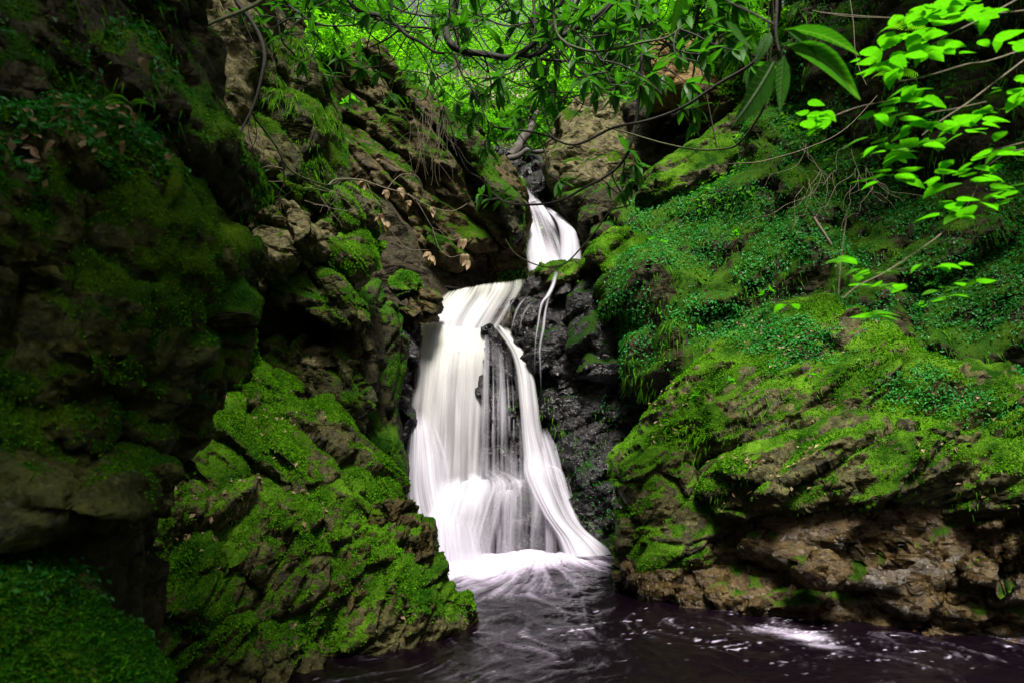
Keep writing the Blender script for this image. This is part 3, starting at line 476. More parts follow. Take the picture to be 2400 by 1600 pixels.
rock('rock', 'rounded ochre block at the waterline under the overhang', [(1815, 1285), (1870, 1262), (1910, 1300), (1900, 1340), (1840, 1345)], 5.95, 'ochre', gz=0.3, T=0.4, R=0.1, h=0.025, fac=(0.1, 0.3), moss=-0.8)
# ------------------------------------------------------------------ the pool
def on_water(x, y, z=0.0):
    u, v = x * SC, y * SC; a = (u - 1200) / FPX; b = (800 - v) / FPX
    k = (z - CAMZ) / (sp + b * cp); return np.array([a * k, (cp - b * sp) * k])
def make_pool():
    h = 0.024
    xs = np.concatenate([np.arange(-9, -2.6, 0.25), np.arange(-2.6, 4.6, h), np.arange(4.6, 9, 0.25)])
    ys = np.concatenate([np.arange(-8, 3.3, 0.25), np.arange(3.3, 9.75, h)])
    X, Y = np.meshgrid(xs, ys, indexing='ij'); P = np.stack([X, Y], -1).reshape(-1, 2); Z0 = np.zeros(len(P))
    def vel(p):
        s = p - np.array([0.45, 9.6]); r = np.linalg.norm(s, axis=1)[:, None] + 0.1
        v = s / r
        q = np.stack([p[:, 0] * 0.75, p[:, 1] * 0.75, Z0[:len(p)] + 3], 1); e = 0.03
        cx = perlin(q + [0, e, 0]) - perlin(q - [0, e, 0]); cy = perlin(q + [e, 0, 0]) - perlin(q - [e, 0, 0])
        sw = np.clip((8.3 - p[:, 1]) / 2.2, 0, 1.0)[:, None]
        v = v * (1.15 - 0.75 * sw) + np.stack([cx, -cy], 1) * 8 * (0.15 + 0.85 * sw)
        c = p - on_water(1000, 1500); rc = np.linalg.norm(c, axis=1)[:, None] + 0.2
        v = v + np.stack([c[:, 1], -c[:, 0]], 1) / rc * 0.8 * np.exp(-(rc / 1.3) ** 2)
        return v / (np.linalg.norm(v, axis=1)[:, None] + 1e-6)
    # long streaks: noise averaged along the current
    gx, gy = np.arange(-2.7, 4.7, h), np.arange(3.2, 9.8, h)
    base = np.stack(np.meshgrid(gx, gy, indexing='ij'), -1).reshape(-1, 2)
    W = vel(base).reshape(len(gx), len(gy), 2)
    wn_ = RNG.random((len(gx), len(gy))).astype(np.float32)
    # coarse grain mixed in so that patches, not only hair lines, are drawn out
    cg = perlin(np.stack([base[:, 0] * 7, base[:, 1] * 7, base[:, 0] * 0], 1)).reshape(wn_.shape)
    wn_ = (wn_ - 0.5) * 1.0 + cg * 0.55
    def look(A, p):
        i = np.clip(((p[:, 0] - gx[0]) / h).astype(int), 0, len(gx) - 1); j = np.clip(((p[:, 1] - gy[0]) / h).astype(int), 0, len(gy) - 1); return A[i, j]
    acc = look(wn_, base).astype(np.float32); n = 1
    for sgn in (1, -1):
        p = base.copy()
        for k in range(20):
            p = p + sgn * look(W, p) * h * 0.9; acc += look(wn_, p); n += 1
    acc /= n; acc = (acc - acc.mean()) / acc.std(); L = acc.reshape(len(gx), len(gy))
    lic = look(L, P)
    big = fbm(np.stack([P[:, 0] * 0.9, P[:, 1] * 0.9, Z0], 1), 4); mid = fbm(np.stack([P[:, 0] * 3.2, P[:, 1] * 3.2, Z0 + 7], 1), 4)
    dens = np.full(len(P), -2.35)
    def patch(x, y, rx, ry, amt):                         # a foam patch on the water, in metres round the spot
        nonlocal dens
        c = on_water(x, y); q = ((P - c) / [rx, ry]); d2 = (q * q).sum(1); dens = dens + amt * np.exp(-d2)
    patch(1190, 1285, 1.25, 0.55, 5.0); patch(1060, 1310, 0.75, 0.55, 4.5); patch(1380, 1265, 0.5, 0.45, 3.6); patch(1130, 1350, 0.75, 0.5, 1.9); patch(1400, 1300, 0.35, 0.4, 1.4)
    patch(1150, 1330, 1.4, 1.1, 1.1); patch(1180, 1430, 1.0, 0.9, 0.85); patch(1120, 1530, 1.0, 0.9, 0.6); patch(1330, 1500, 0.7, 0.9, 0.3)
    # right hand shore: a strip of scum along the rock, patches and flecks off it
    for x, y in ((1620, 1386), (1690, 1394), (1760, 1400), (1830, 1404), (1890, 1410)): patch(x, y, 0.22, 0.10, 3.6)
    for x, y in ((1740, 1440), (1800, 1450), (1850, 1462), (1890, 1480), (1690, 1400)): patch(x, y, 0.18, 0.11, 2.2)
    for x, y in ((2060, 1412), (2140, 1420), (2220, 1430), (2300, 1445), (2380, 1460)): patch(x, y, 0.35, 0.22, 2.2)
    patch(1830, 1440, 0.9, 0.45, 0.75); patch(2060, 1470, 0.9, 0.5, 0.6)
    # flecks
    f1 = fbm(np.stack([P[:, 0] * 7 + mid * 2.5, P[:, 1] * 21 + mid * 3, Z0 + 2], 1), 2)
    fleck = sstep(0.74, 1.05, f1 + 0.22 * big + 0.25 * np.exp(-((P - on_water(1900, 1460)) ** 2 / [3.0, 0.9]).sum(1)))
    s = dens + 0.55 * lic + 0.8 * big + 0.5 * mid
    foam = np.clip(sstep(-1.4, 3.2, s) ** 1.3 + 0.55 * fleck * sstep(-3.2, -1.8, dens + 0.4 * lic), 0, 1) * 0.96
    Zw = 0.022 * fbm(np.stack([P[:, 0] * 2.2 + 0.3 * mid, P[:, 1] * 2.6, Z0], 1), 3) + 0.012 * mid + 0.004 * np.clip(lic, -2, 2)
    foot = np.exp(-(np.abs(P[:, 1] - 9.05) / 0.35) ** 2) * np.exp(-((P[:, 0] - 0.35) / 1.3) ** 2)
    Zw = Zw + foot * (0.07 + 0.05 * mid)
    V = np.stack([P[:, 0], P[:, 1], Zw], 1)
    return tag(link('water', mesh('water', V, grid_faces(len(xs), len(ys)), {'foam': foam}), M['pool']), kind='structure')
make_pool()
# ------------------------------------------------------------------ falling water
def curve(keys, t):
    """Smooth interpolation through evenly parametrised keys (Catmull-Rom)."""
    K = np.asarray(keys, float); n = len(K) - 1; x = np.clip(t, 0, 1) * n; i = np.minimum(x.astype(int), n - 1); f = (x - i)[:, None]
    p0, p1, p2, p3 = K[np.maximum(i - 1, 0)], K[i], K[i + 1], K[np.minimum(i + 2, n)]
    return 0.5 * ((2 * p1) + (p2 - p0) * f + (2 * p0 - 5 * p1 + 4 * p2 - p3) * f ** 2 + (3 * p1 - p0 - 3 * p2 + p3) * f ** 3)
def sheet(name, parent, rows, dens, ns=140, nt=140, streak=(26, 80, 210), amp=0.55, bulge=0.12, edge=0.08, fade=(0.0, 0.08), seed=0, peat=0.0, lay=0.0, gain=1.0):
    """A sheet of falling water: rows = (left x, left y, right x, right y, distance) from top to bottom; dens = rows of cover across the width."""
    t = np.linspace(0, 1, nt); s = np.linspace(0, 1, ns)
    A = curve([d_at(r[0], r[1], r[4]) for r in rows], t); B = curve([d_at(r[2], r[3], r[4] if len(r) < 6 else r[5]) for r in rows], t)
    S, T = np.meshgrid(s, t, indexing='ij')
    V = A[None] * (1 - S[..., None]) + B[None] * S[..., None]
    V[..., 1] -= bulge * (1 - (2 * S - 1) ** 2) + lay
    Tl = np.concatenate([[0], np.cumsum(np.linalg.norm(np.diff((A + B) / 2, axis=0), axis=1))]); Tm = np.broadcast_to(Tl[None], S.shape)
    wid = np.linalg.norm(B - A, axis=1).max()
    wob = 0.03 * perlin(np.stack([S * 4, Tm * 0.9, S * 0 + seed], -1).reshape(-1, 3)).reshape(S.shape)
    def st(fr, ft, z): return perlin(np.stack([(S + wob) * fr * wid, Tm * ft, S * 0 + z + seed], -1).reshape(-1, 3)).reshape(S.shape)
    k = st(streak[0] / 4, 0.5, 1) * 0.95 + st(streak[1] / 4, 0.6, 2) * 0.55 + st(streak[2] / 4, 0.8, 3) * 0.25 + st(5, 1.6, 4) * 0.5
    V[..., 1] -= 0.016 * k
    D = np.asarray(dens, float); D = np.stack([np.interp(s, np.linspace(0, 1, D.shape[1]), row) for row in D])
    Di = np.stack([np.interp(t, np.linspace(0, 1, D.shape[0]), D[:, i]) for i in range(ns)])
    al = np.clip(Di * 0.86 + amp * k * (1.0 - 0.25 * Di), 0, 0.97) * gain
    kl = perlin(np.stack([S * wid * 3.2, Tm * 0.6, S * 0 + seed + 0.5], -1).reshape(-1, 3)).reshape(S.shape)
    ed = sstep(0, edge, S + 0.25 * edge * k) * sstep(0, edge, 1 - S + 0.25 * edge * k)
    if fade[0] > 0: ed = ed * sstep(0, 2.2 * fade[0], T + 0.05 * k + 0.9 * fade[0] * kl)
    if fade[1] > 0: ed = ed * sstep(0, fade[1], 1 - T + 0.5 * fade[1] * kl)
    al = np.clip(al * ed, 0, 0.985)
    pt = np.clip(peat * (1 - T * 1.1) + 0.15 * k, 0, 1) if peat else np.zeros_like(T)
    c = V.reshape(-1, 3).mean(0)
    return link(name, mesh(name, V.reshape(-1, 3) - np.array(parent.location), grid_faces(ns, nt), {'dens': al.ravel(), 'peat': pt.ravel()}), M['fall'], parent)
bot = on_water(1180, 1280)
wf = tag(empty('waterfall', (bot[0], bot[1], 0)), 'wide white main waterfall dropping from the black lip into the pool', 'waterfall')
FULL = [[0.9] * 5]
# the shoulder: from the lip over the rounded top slab
sheet('lip', wf, [(1020, 672, 1206, 640, 10.75), (1000, 690, 1203, 664, 10.45), (978, 715, 1178, 712, 10.2), (962, 755, 1142, 775, 10.0), (955, 800, 1128, 820, 9.9)],
      [[.35, .55, .6, .55, .7], [.5, .65, .6, .5, .6], [.7, .8, .75, .65, .4], [.8, .9, .85, .8, .6], [.8, .9, .9, .9, .7]], ns=200, nt=90, amp=0.6, peat=0.75, seed=1, edge=0.16, fade=(0.05, 0.05))
sheet('curtain', wf, [(962, 745, 1142, 760, 10.02), (950, 820, 1128, 830, 9.86), (943, 900, 1124, 900, 9.8), (938, 980, 1122, 980, 9.76), (932, 1060, 1120, 1050, 9.74), (925, 1150, 1118, 1120, 9.7), (925, 1230, 1118, 1180, 9.66)],
      [[.95, 1, 1, 1, .9], [.85, 1, 1, .95, .85], [.55, .9, .8, .9, .65], [.35, .85, .65, .75, .55], [.5, .8, .65, .6, .45], [.4, .6, .7, .6, .5], [.1, .3, .5, .4, .2]], ns=200, nt=120, amp=0.42, peat=0.6, seed=2, edge=0.12)
sheet('curtain', wf, [(985, 760, 1120, 770, 9.9), (975, 850, 1110, 850, 9.74), (965, 950, 1108, 950, 9.68), (960, 1050, 1105, 1040, 9.62), (955, 1120, 1100, 1100, 9.6)],
      [[.4, .7, .8, .7, .4], [.2, .55, .6, .5, .2], [.0, .25, .3, .25, .0], [.0, .1, .15, .1, .0], [0, .2, .3, .2, .0]], ns=200, nt=120, amp=0.55, peat=0.5, seed=3, edge=0.2, fade=(0.1, 0.2))
sheet('veil', wf, [(1108, 770, 1190, 770, 9.72), (1106, 850, 1205, 850, 9.6), (1104, 940, 1215, 940, 9.54), (1102, 1030, 1222, 1030, 9.5), (1100, 1110, 1225, 1105, 9.46)],
      [[.5, .2, .1, .1, .2], [.45, .2, .15, .2, .3], [.4, .22, .2, .15, .35], [.4, .25, .2, .2, .35], [.45, .35, .3, .3, .4]], ns=130, nt=110, streak=(34, 90, 160), amp=.55, bulge=.06, seed=14, edge=.1, fade=(.2, .1), gain=.85)
# left hand spray fan, from the bulge at 960 px down
sheet('fan', wf, [(935, 935, 1000, 950, 9.75), (938, 985, 1010, 990, 9.6), (930, 1050, 1030, 1040, 9.5), (922, 1120, 1045, 1100, 9.42), (930, 1190, 1060, 1170, 9.35), (960, 1250, 1070, 1240, 9.3)],
      [[0, .25, .3, .3, .0], [.2, .75, .7, .45, .1], [.25, .7, .8, .6, .2], [.25, .5, .8, .75, .3], [.2, .5, .8, .8, .5], [.3, .6, .8, .8, .6]], ns=140, nt=110, amp=0.5, bulge=0.15, seed=4, edge=0.16, fade=(0.12, 0.06))
# the broad lower cascade, springing off the ledge
sheet('cascade', wf, [(1030, 1085, 1150, 1075, 9.6), (1005, 1110, 1205, 1108, 9.42), (985, 1160, 1195, 1165, 9.25), (970, 1220, 1180, 1230, 9.12), (965, 1292, 1170, 1290, 9.0)],
      [[.2, .6, .7, .5, .0], [.5, .9, .88, .6, .15], [.8, .82, .62, .3, .05], [.85, .78, .5, .2, .0], [.85, .8, .5, .2, .0]], ns=240, nt=110, amp=0.42, bulge=0.2, seed=5, edge=0.07, fade=(0.14, 0.05))
sheet('cascade', wf, [(985, 1165, 1080, 1150, 9.3), (968, 1195, 1110, 1190, 9.14), (962, 1240, 1125, 1240, 9.04), (960, 1292, 1140, 1292, 8.95)],
      [[.2, .5, .5, .4, .1], [.5, .7, .7, .5, .1], [.7, .8, .8, .6, .1], [.7, .8, .8, .6, .1]], ns=140, nt=80, amp=0.4, bulge=0.2, seed=6, edge=0.12, fade=(0.2, 0.05))
# thin arched veils over the black boulder
sheet('veil', wf, [(1128, 1085, 1215, 1072, 9.55), (1135, 1115, 1240, 1110, 9.3), (1130, 1170, 1250, 1170, 9.12), (1135, 1230, 1240, 1235, 9.02), (1140, 1290, 1232, 1290, 8.96)],
      [[.1, .3, .35, .4, .2], [.3, .25, .2, .3, .3], [.4, .12, .05, .15, .3], [.45, .12, .0, .05, .2], [.45, .15, .0, .05, .2]], ns=140, nt=90, amp=0.45, bulge=0.15, seed=7, edge=0.08, fade=(0.1, 0.04), gain=0.7)
for i, (x0, x1, y0, X0, X1, Ya, Yb, g) in enumerate(((1062, 1150, 1098, 1010, 1135, 9.5, 9.05, .8), (1128, 1205, 1122, 1118, 1185, 9.42, 9.02, .75), (1165, 1228, 1098, 1150, 1232, 9.38, 9.02, .35), (1205, 1262, 1118, 1232, 1285, 9.36, 9.0, .35), (1172, 1200, 1190, 1160, 1212, 9.12, 8.98, .3), (1232, 1272, 1065, 1250, 1330, 9.45, 9.1, .6))):
    xm, w0, w1 = (x0 + x1) / 2, x1 - x0, X1 - X0; rows = []
    for t in (0, .12, .3, .55, .8, 1.0):
        e = t ** .45; xl = (xm - w0 * .18) * (1 - e) + X0 * e; xr = (xm + w0 * .18) * (1 - e) + X1 * e
        yy = y0 + (1288 - y0) * t ** 1.5; rows.append((xl, yy, xr, yy, Ya + (Yb - Ya) * t ** .6))
    sheet('dome', wf, rows, [[.5, .75, .8, .75, .5], [.85, .4, .25, .4, .85], [.75, .2, .08, .2, .7], [.6, .15, .03, .15, .5], [.5, .2, .1, .2, .4]], ns=70, nt=70, amp=.4, bulge=.1, edge=.12, fade=(.05, .06), seed=70 + i, gain=g)
# the side stream on the right
sheet('side_stream', wf, [(1128, 745, 1168, 752, 9.95), (1148, 770, 1192, 785, 9.85), (1172, 808, 1212, 815, 9.72), (1186, 860, 1226, 855, 9.62), (1192, 930, 1236, 920, 9.55), (1196, 1000, 1246, 985, 9.5), (1200, 1060, 1268, 1045, 9.42), (1208, 1110, 1300, 1120, 9.3)],
      [[.3, .7, .8, .7, .2], [.5, .95, 1, .9, .4], [.7, 1, 1, 1, .6], [.7, 1, 1, .9, .4], [.5, .95, 1, .8, .3], [.5, .9, .95, .75, .3], [.5, .9, .8, .6, .3], [.4, .8, .7, .5, .3]], ns=110, nt=150, amp=0.4, bulge=0.08, seed=8, edge=0.14, peat=0.5, fade=(0.04, 0.08))
sheet('side_stream', wf, [(1205, 1035, 1268, 1020, 9.42), (1200, 1075, 1290, 1085, 9.3), (1215, 1120, 1312, 1150, 9.18), (1245, 1180, 1338, 1205, 9.08), (1275, 1230, 1385, 1245, 9.0), (1290, 1280, 1425, 1270, 8.92)],
      [[.1, .5, .6, .4, .1], [.5, .9, .8, .6, .25], [.45, .8, .95, .6, .25], [.4, .75, 1, .75, .3], [.4, .8, 1, .9, .5], [.5, .9, 1, .9, .6]], ns=140, nt=110, amp=0.45, bulge=0.1, seed=9, edge=0.12, fade=(0.12, 0.04))
sheet('veil', wf, [(1238, 985, 1262, 975, 9.5), (1245, 1030, 1292, 1020, 9.42), (1262, 1090, 1310, 1085, 9.34), (1280, 1150, 1325, 1150, 9.25), (1300, 1220, 1345, 1220, 9.15)],
      [[.2, .5, .5, .3, .1], [.2, .35, .4, .6, .2], [.2, .3, .35, .5, .2], [.2, .3, .3, .35, .2], [.1, .3, .3, .3, .1]], ns=90, nt=90, amp=0.5, bulge=0.05, seed=10, edge=0.15, fade=(0.1, 0.15))
# strands down the black rock
def strand(parent, pts, w, seed, gain=0.9):
    rows = []
    for i, (x, y, Y) in enumerate(pts): rows.append((x - w[min(i, len(w) - 1)] / 2, y, x + w[min(i, len(w) - 1)] / 2, y, Y))
    sheet('strand', parent, rows, [[.0, .45, .7, .4, .0], [0, .5, .6, .4, 0], [0, .25, .4, .2, 0]], ns=14, nt=90, streak=(40, 100, 200), amp=0.55, bulge=0.02, edge=0.45, fade=(0.15, 0.35), seed=seed, gain=gain)
strand(wf, [(1277, 625, 9.62), (1270, 655, 9.5), (1258, 680, 9.42), (1244, 700, 9.38), (1236, 745, 9.36), (1230, 790, 9.35), (1227, 880, 9.34)], (14, 12, 14, 10, 8, 6, 5), 21)
strand(wf, [(1262, 680, 9.42), (1253, 715, 9.38), (1248, 755, 9.36), (1240, 800, 9.35), (1241, 840, 9.34), (1243, 910, 9.34)], (10, 8, 9, 8, 7, 4), 22)
for i, (x0, x1, y0, y1, g) in enumerate(((1150, 1142, 840, 960, .6), (1162, 1170, 830, 1010, .7), (1176, 1180, 870, 1030, .75), (1132, 1130, 800, 1050, .6), (1155, 1158, 930, 1070, .55), (1140, 1146, 1000, 1080, .6), (1188, 1192, 990, 1100, .55))):
    strand(wf, [(x0, y0, 9.75), ((x0 + x1) / 2 + 2, (y0 + y1) / 2, 9.62), (x1, y1, 9.56)], (3, 6, 10), 30 + i, g * .8)
for i, (x0, x1, y0, y1) in enumerate(((1195, 1165, 672, 745), (1212, 1172, 676, 770), (1180, 1152, 690, 750), (1225, 1190, 690, 780))):
    strand(wf, [(x0, y0, 9.62), ((x0 + x1) / 2 - 6, (y0 * .6 + y1 * .4), 9.5), (x1, y1, 9.46)], (12, 8, 5), 40 + i, 0.45)
for i, (x0, x1, y0, y1) in enumerate(((975, 938, 742, 800), (968, 935, 800, 850), (960, 928, 850, 858))):
    strand(wf, [(x0, y0, 9.75), ((x0 + x1) / 2 - 4, (y0 * .7 + y1 * .3), 9.66), (x1, y1, 9.62)], (20, 12, 8), 50 + i, 0.45)
# the upper fall and its chute
top = d_at(1215, 610, 11.4)
uf = tag(empty('waterfall', top), 'small upper waterfall splitting in two above the mossy cap boulder', 'waterfall')
sheet('chute', uf, [(1106, 350, 1142, 354, 12.6), (1128, 378, 1166, 380, 12.45), (1150, 408, 1194, 408, 12.28), (1174, 440, 1218, 440, 12.12), (1194, 474, 1238, 462, 11.95)],
      [[.05, .2, .2, .1, 0], [.15, .4, .35, .15, .0], [.25, .45, .35, .2, .05], [.35, .6, .5, .3, .1], [.5, .8, .9, .7, .3]], ns=90, nt=120, amp=0.5, bulge=0.05, seed=11, edge=0.2, fade=(0.1, 0.05))
sheet('upper_stream', uf, [(1196, 462, 1232, 452, 12.15), (1198, 490, 1262, 490, 11.9), (1202, 530, 1290, 545, 11.6), (1206, 575, 1310, 590, 11.35), (1212, 625, 1330, 612, 11.15)],
      [[.3, .6, .8, .9, .6], [.6, .45, .35, .75, .8], [.75, .7, .3, .3, .8], [.75, .95, .8, .5, .6], [.7, .9, .95, .8, .8]], ns=140, nt=110, amp=0.4, bulge=0.08, seed=12, edge=0.1, fade=(0.08, 0.05))
sheet('upper_stream', uf, [(1238, 475, 1262, 480, 11.85), (1262, 492, 1298, 505, 11.6), (1280, 520, 1322, 530, 11.4), (1286, 560, 1334, 560, 11.3), (1282, 612, 1338, 606, 11.2)],
      [[.4, .9, .9, .7, .2], [.7, 1, 1, .9, .4], [.7, 1, 1, .95, .6], [.7, 1, 1, .9, .5], [.7, 1, 1, .9, .5]], ns=90, nt=90, amp=0.3, bulge=0.12, seed=13, edge=0.14, fade=(0.1, 0.05))
# the small pool between the two falls
def upper_pool():
    pts = [(1010, 668, 10.7), (1060, 655, 10.95), (1130, 640, 11.2), (1205, 618, 11.4), (1245, 628, 11.1), (1215, 655, 10.7), (1120, 668, 10.6)]
    zz = d_at(1110, 657, 10.75)[2] 
    xs = np.arange(-1.6, 0.6, 0.04); ys = np.arange(10.74, 12.6, 0.04); X, Y = np.meshgrid(xs, ys, indexing='ij'); Z = 0 * X
    P = np.stack([X, Y, Z], -1).reshape(-1, 3); q = P * [2.0, 5.0, 1]; P[:, 2] = zz + 0.03 * fbm(q, 3) - 0.02
    s = np.exp(-(((P[:, 0] - 0.1) / 0.5) ** 2 + ((P[:, 1] - 11.3) / 0.3) ** 2)) + 0.7 * np.exp(-((P[:, 1] - 10.75) / 0.15) ** 2)
    return tag(link('water', mesh('water', P, grid_faces(len(xs), len(ys)), {'foam': np.clip(0.85 * s + 0.35 * sstep(0.2, 0.8, fbm(q * 2, 3)), 0, 0.9)}), M['pool']), kind='structure')
upper_pool()
# ------------------------------------------------------------------ plants: shared builders
def unit(v): v = np.asarray(v, float); return v / max(np.linalg.norm(v), 1e-9)
def tube(pts, r0, r1, sides=6, sub=6, wob=0.0):
    pts = np.asarray(pts, float); n = max(2, (len(pts) - 1) * sub + 1); c = curve(pts, np.linspace(0, 1, n))
    if wob: c = c + wob * np.stack([perlin(c * 3 + 11 * k) for k in range(3)], 1)
    t = np.gradient(c, axis=0); t /= np.maximum(np.linalg.norm(t, axis=1), 1e-9)[:, None]
    ref = np.where(np.abs(t[:, 2:3]) > 0.9, [[1.0, 0, 0]], [[0, 0, 1.0]]); a = np.cross(t, ref); a /= np.maximum(np.linalg.norm(a, axis=1), 1e-9)[:, None]; b = np.cross(t, a)
    r = np.linspace(r0, r1, n) * (1 + 0.12 * perlin(c * 9))
    ang = np.arange(sides) * 2 * math.pi / sides
    V = c[:, None] + r[:, None, None] * (np.cos(ang)[None, :, None] * a[:, None] + np.sin(ang)[None, :, None] * b[:, None])
    k = np.arange(n * sides).reshape(n, sides)
    Fq = np.stack([k[:-1], np.roll(k[:-1], -1, 1), np.roll(k[1:], -1, 1), k[1:]], -1).reshape(-1, 4)
    return V.reshape(-1, 3), Fq, c
def tubes(name, lst, mat, parent, org):
    Vs, Fs, o = [], [], 0
    for V, Fq, c in lst: Vs.append(V); Fs.append(Fq + o); o += len(V)
    return link(name, mesh(name, np.concatenate(Vs) - org, np.concatenate(Fs)), mat, parent)
def leaf_mesh(name, W, n=7, curl=0.25, fold=0.22, tip=1.0, serr=0.0, shape=0.75, wave=0.0):
    """One leaf along +Y (length 1), folded along its midrib and bent down at the tip."""
    t = np.linspace(0, 1, n); w = W * 0.5 * (np.sin(math.pi * t ** shape) ** 0.85) * (1 - 0.25 * t ** 3 * tip) + 0.004
    V = []
    for k in range(n):
        y = t[k]; z = -curl * y * y + wave * math.sin(y * 9); e = w[k] * (1 + (serr if k % 2 else -serr))
        for s, f in ((-1, 1.0), (-0.5, 0.45), (0, 0), (0.5, 0.45), (1, 1.0)): V.append((s * e, y, z + f * fold * w[k] * (1 - 0.4 * abs(s))))
    return mesh(name, np.array(V), grid_faces(n, 5), {'tint': np.full(n * 5, 0.3)})
RH = [leaf_mesh('rhododendron_leaf', w, curl=c, fold=f) for w, c, f in ((0.36, 0.12, 0.25), (0.32, 0.3, 0.35), (0.38, -0.05, 0.2), (0.30, 0.5, 0.4))]
HZ = [leaf_mesh('hazel_leaf', w, n=11, curl=c, fold=f, serr=0.05, shape=0.62) for w, c, f in ((0.66, 0.1, 0.12), (0.58, 0.25, 0.2), (0.72, 0.0, 0.1))]
DL = [leaf_mesh('dead_leaf', w, curl=c, fold=f, wave=0.05) for w, c, f in ((0.45, 0.5, 0.7), (0.38, -0.4, 0.9), (0.55, 0.8, 0.5))]
from mathutils import Matrix
def put_leaf(me, mat, parent, org, p, d, up, L, name='leaf'):
    d = unit(d); s = np.cross(d, up); s = unit(s if np.linalg.norm(s) > 1e-3 else np.cross(d, [1, 0, 0.2])); u = np.cross(s, d)
    o = link(name, me, mat, parent)
    q = np.asarray(p) - org
    o.matrix_local = Matrix(((s[0] * L, d[0] * L, u[0] * L, q[0]), (s[1] * L, d[1] * L, u[1] * L, q[1]), (s[2] * L, d[2] * L, u[2] * L, q[2]), (0, 0, 0, 1)))
    return o
def whorl(parent, org, p, axis, n, L, mat=None, meshes=None, droop=0.25, spread=1.0, name='leaf'):
    axis = unit(axis); a = unit(np.cross(axis, [0.3, 0.2, 1])); b = np.cross(axis, a); ph = random.random() * 6.3
    for k in range(n):
        t = ph + k * 2 * math.pi / n + random.uniform(-0.3, 0.3)
        d = axis * random.uniform(0.2, 0.8) + (a * math.cos(t) + b * math.sin(t)) * spread + np.array([0, 0, -droop])
        put_leaf(random.choice(meshes or RH), mat or M['rhodo'], parent, org, p, d, np.array([0, -0.15, 1]) + RNG.normal(size=3) * 0.15, L * random.uniform(0.7, 1.2), name)
def pxl(pts, Y0, Y1=None):
    Y1 = Y0 if Y1 is None else Y1; n = len(pts)
    return [at(u, v, Y0 + (Y1 - Y0) * i / (n - 1)) for i, (u, v) in enumerate(pts)]
def zt(x, y): return float(terr(np.array([x]), np.array([y]))[0])
def rock_surface(label): return ROCKS[label]
# ------------------------------------------------------------------ the small leaves that carpet the banks
def carpet(label, count, size, mask, tint=(0.2, 0.8), mat='carpet', up=0.25, name='carpet_leaves', clump=0.5):
    o, V, Fq, n, ms = ROCKS[label]
    w = ((n[:, 1] < 0.4) | (n[:, 2] > 0.5)).astype(float) * mask(V, n)
    w = w * sstep(-0.15, 0.35, fbm(V * 1.3 + 3, 3) + clump)
    P, Nn = sample_surface(V, Fq, n, w, count, RNG)
    if P is None: return
    P = P + Nn * (RNG.random((len(P), 1)) * size * 1.4)
    t = np.clip(tint[0] + (tint[1] - tint[0]) * (0.5 + 0.8 * fbm(P * 1.1 + 9, 3)) + RNG.normal(0, 0.15, len(P)), 0, 1)
    leaves(name, P - np.array(o.location), Nn, size, M[mat], o, t, up=up, rand=0.9)
BANK = 'steep right bank under a carpet of small leaves'
carpet(BANK, 80000, 0.040, lambda V, n: sstep(2.2, 3.0, V[:, 2] + 0 * n[:, 0]), clump=0.25)
carpet(BANK, 9000, 0.085, lambda V, n: sstep(4.2, 5.5, V[:, 2]), mat='forest', tint=(0.0, 0.5), clump=-0.1, name='fern_leaves')
carpet('great slanting mossy slab on the right side of the pool', 9000, 0.032, lambda V, n: sstep(1.9, 2.6, V[:, 2] + 0.3 * (V[:, 0] - 2.5)), clump=-0.05)
carpet('shaded upper right cliff behind the pale green leaves', 9000, 0.05, lambda V, n: np.ones(len(V)), tint=(0.0, 0.4), clump=-0.1)
carpet('mossy brown bank to the right of the tan boulder', 2500, 0.07, lambda V, n: np.ones(len(V)), mat='forest', clump=0.0, name='fern_leaves')
carpet('shaded mossy wall above the right end of the pool', 500, 0.035, lambda V, n: np.ones(len(V)), tint=(0.0, 0.4), clump=-0.2)
carpet('fern covered mossy hump in the bottom left corner', 700, 0.02, lambda V, n: np.ones(len(V)), tint=(0.0, 0.25), clump=-0.1)
carpet('mossy rock ledge with dead leaves jutting from the dark left cliff', 2600, 0.024, lambda V, n: sstep(0.1, 0.6, n[:, 2]), tint=(0.2, 0.7), clump=0.1)
carpet('dark overhanging cliff face close by, leaves and moss on top of its ledge', 1800, 0.026, lambda V, n: sstep(0.0, 0.5, n[:, 2]), tint=(0.0, 0.3), clump=-0.1)
carpet('crag with a mossy spine running down its right edge', 3500, 0.06, lambda V, n: sstep(7.0, 7.6, V[:, 2]), mat='forest', clump=0.2, name='fern_leaves')
for lab, cnt in (('mossy upper outcrop left of the main fall', 60), ('craggy mossy outcrop foot with brown edges standing in the pool', 170), ('great slanting mossy slab on the right side of the pool', 260), ('bulging overhang of mossy and bare rock above the pool on the right', 120),
                 ('mossy rock ledge with dead leaves jutting from the dark left cliff', 150)):
    carpet(lab, cnt, 0.045 if 'ledge' not in lab else 0.035, lambda V, n: sstep(-0.1, 0.5, n[:, 2]) * (V[:, 2] > 0.1), mat='dead', up=0.1, name='leaf_litter', clump=-0.1)
def tendrils(label, count, size, mask, mat='moss', tint=.28, name='hanging_moss'):
    o, V, Fq, n, ms = ROCKS[label]
    w = (n[:, 1] < 0.3) * mask(V, n) * sstep(0.0, 0.4, fbm(V * 1.7 + 13, 3) + 0.1); P, Nn = sample_surface(V, Fq, n, w, count, RNG)
    blades(name, P - np.array(o.location) + Nn * .02, Nn, size, M[mat], o, np.clip(RNG.normal(tint, .2, len(P)), 0, 1), lift=.35, spread=.35, droop=1.0, wid=.06)
tendrils(BANK, 13000, .10, lambda V, n: V[:, 2] > 2.0)
tendrils('bulging overhang of mossy and bare rock above the pool on the right', 700, .04, lambda V, n: (n[:, 2] < .5) * 1.0)
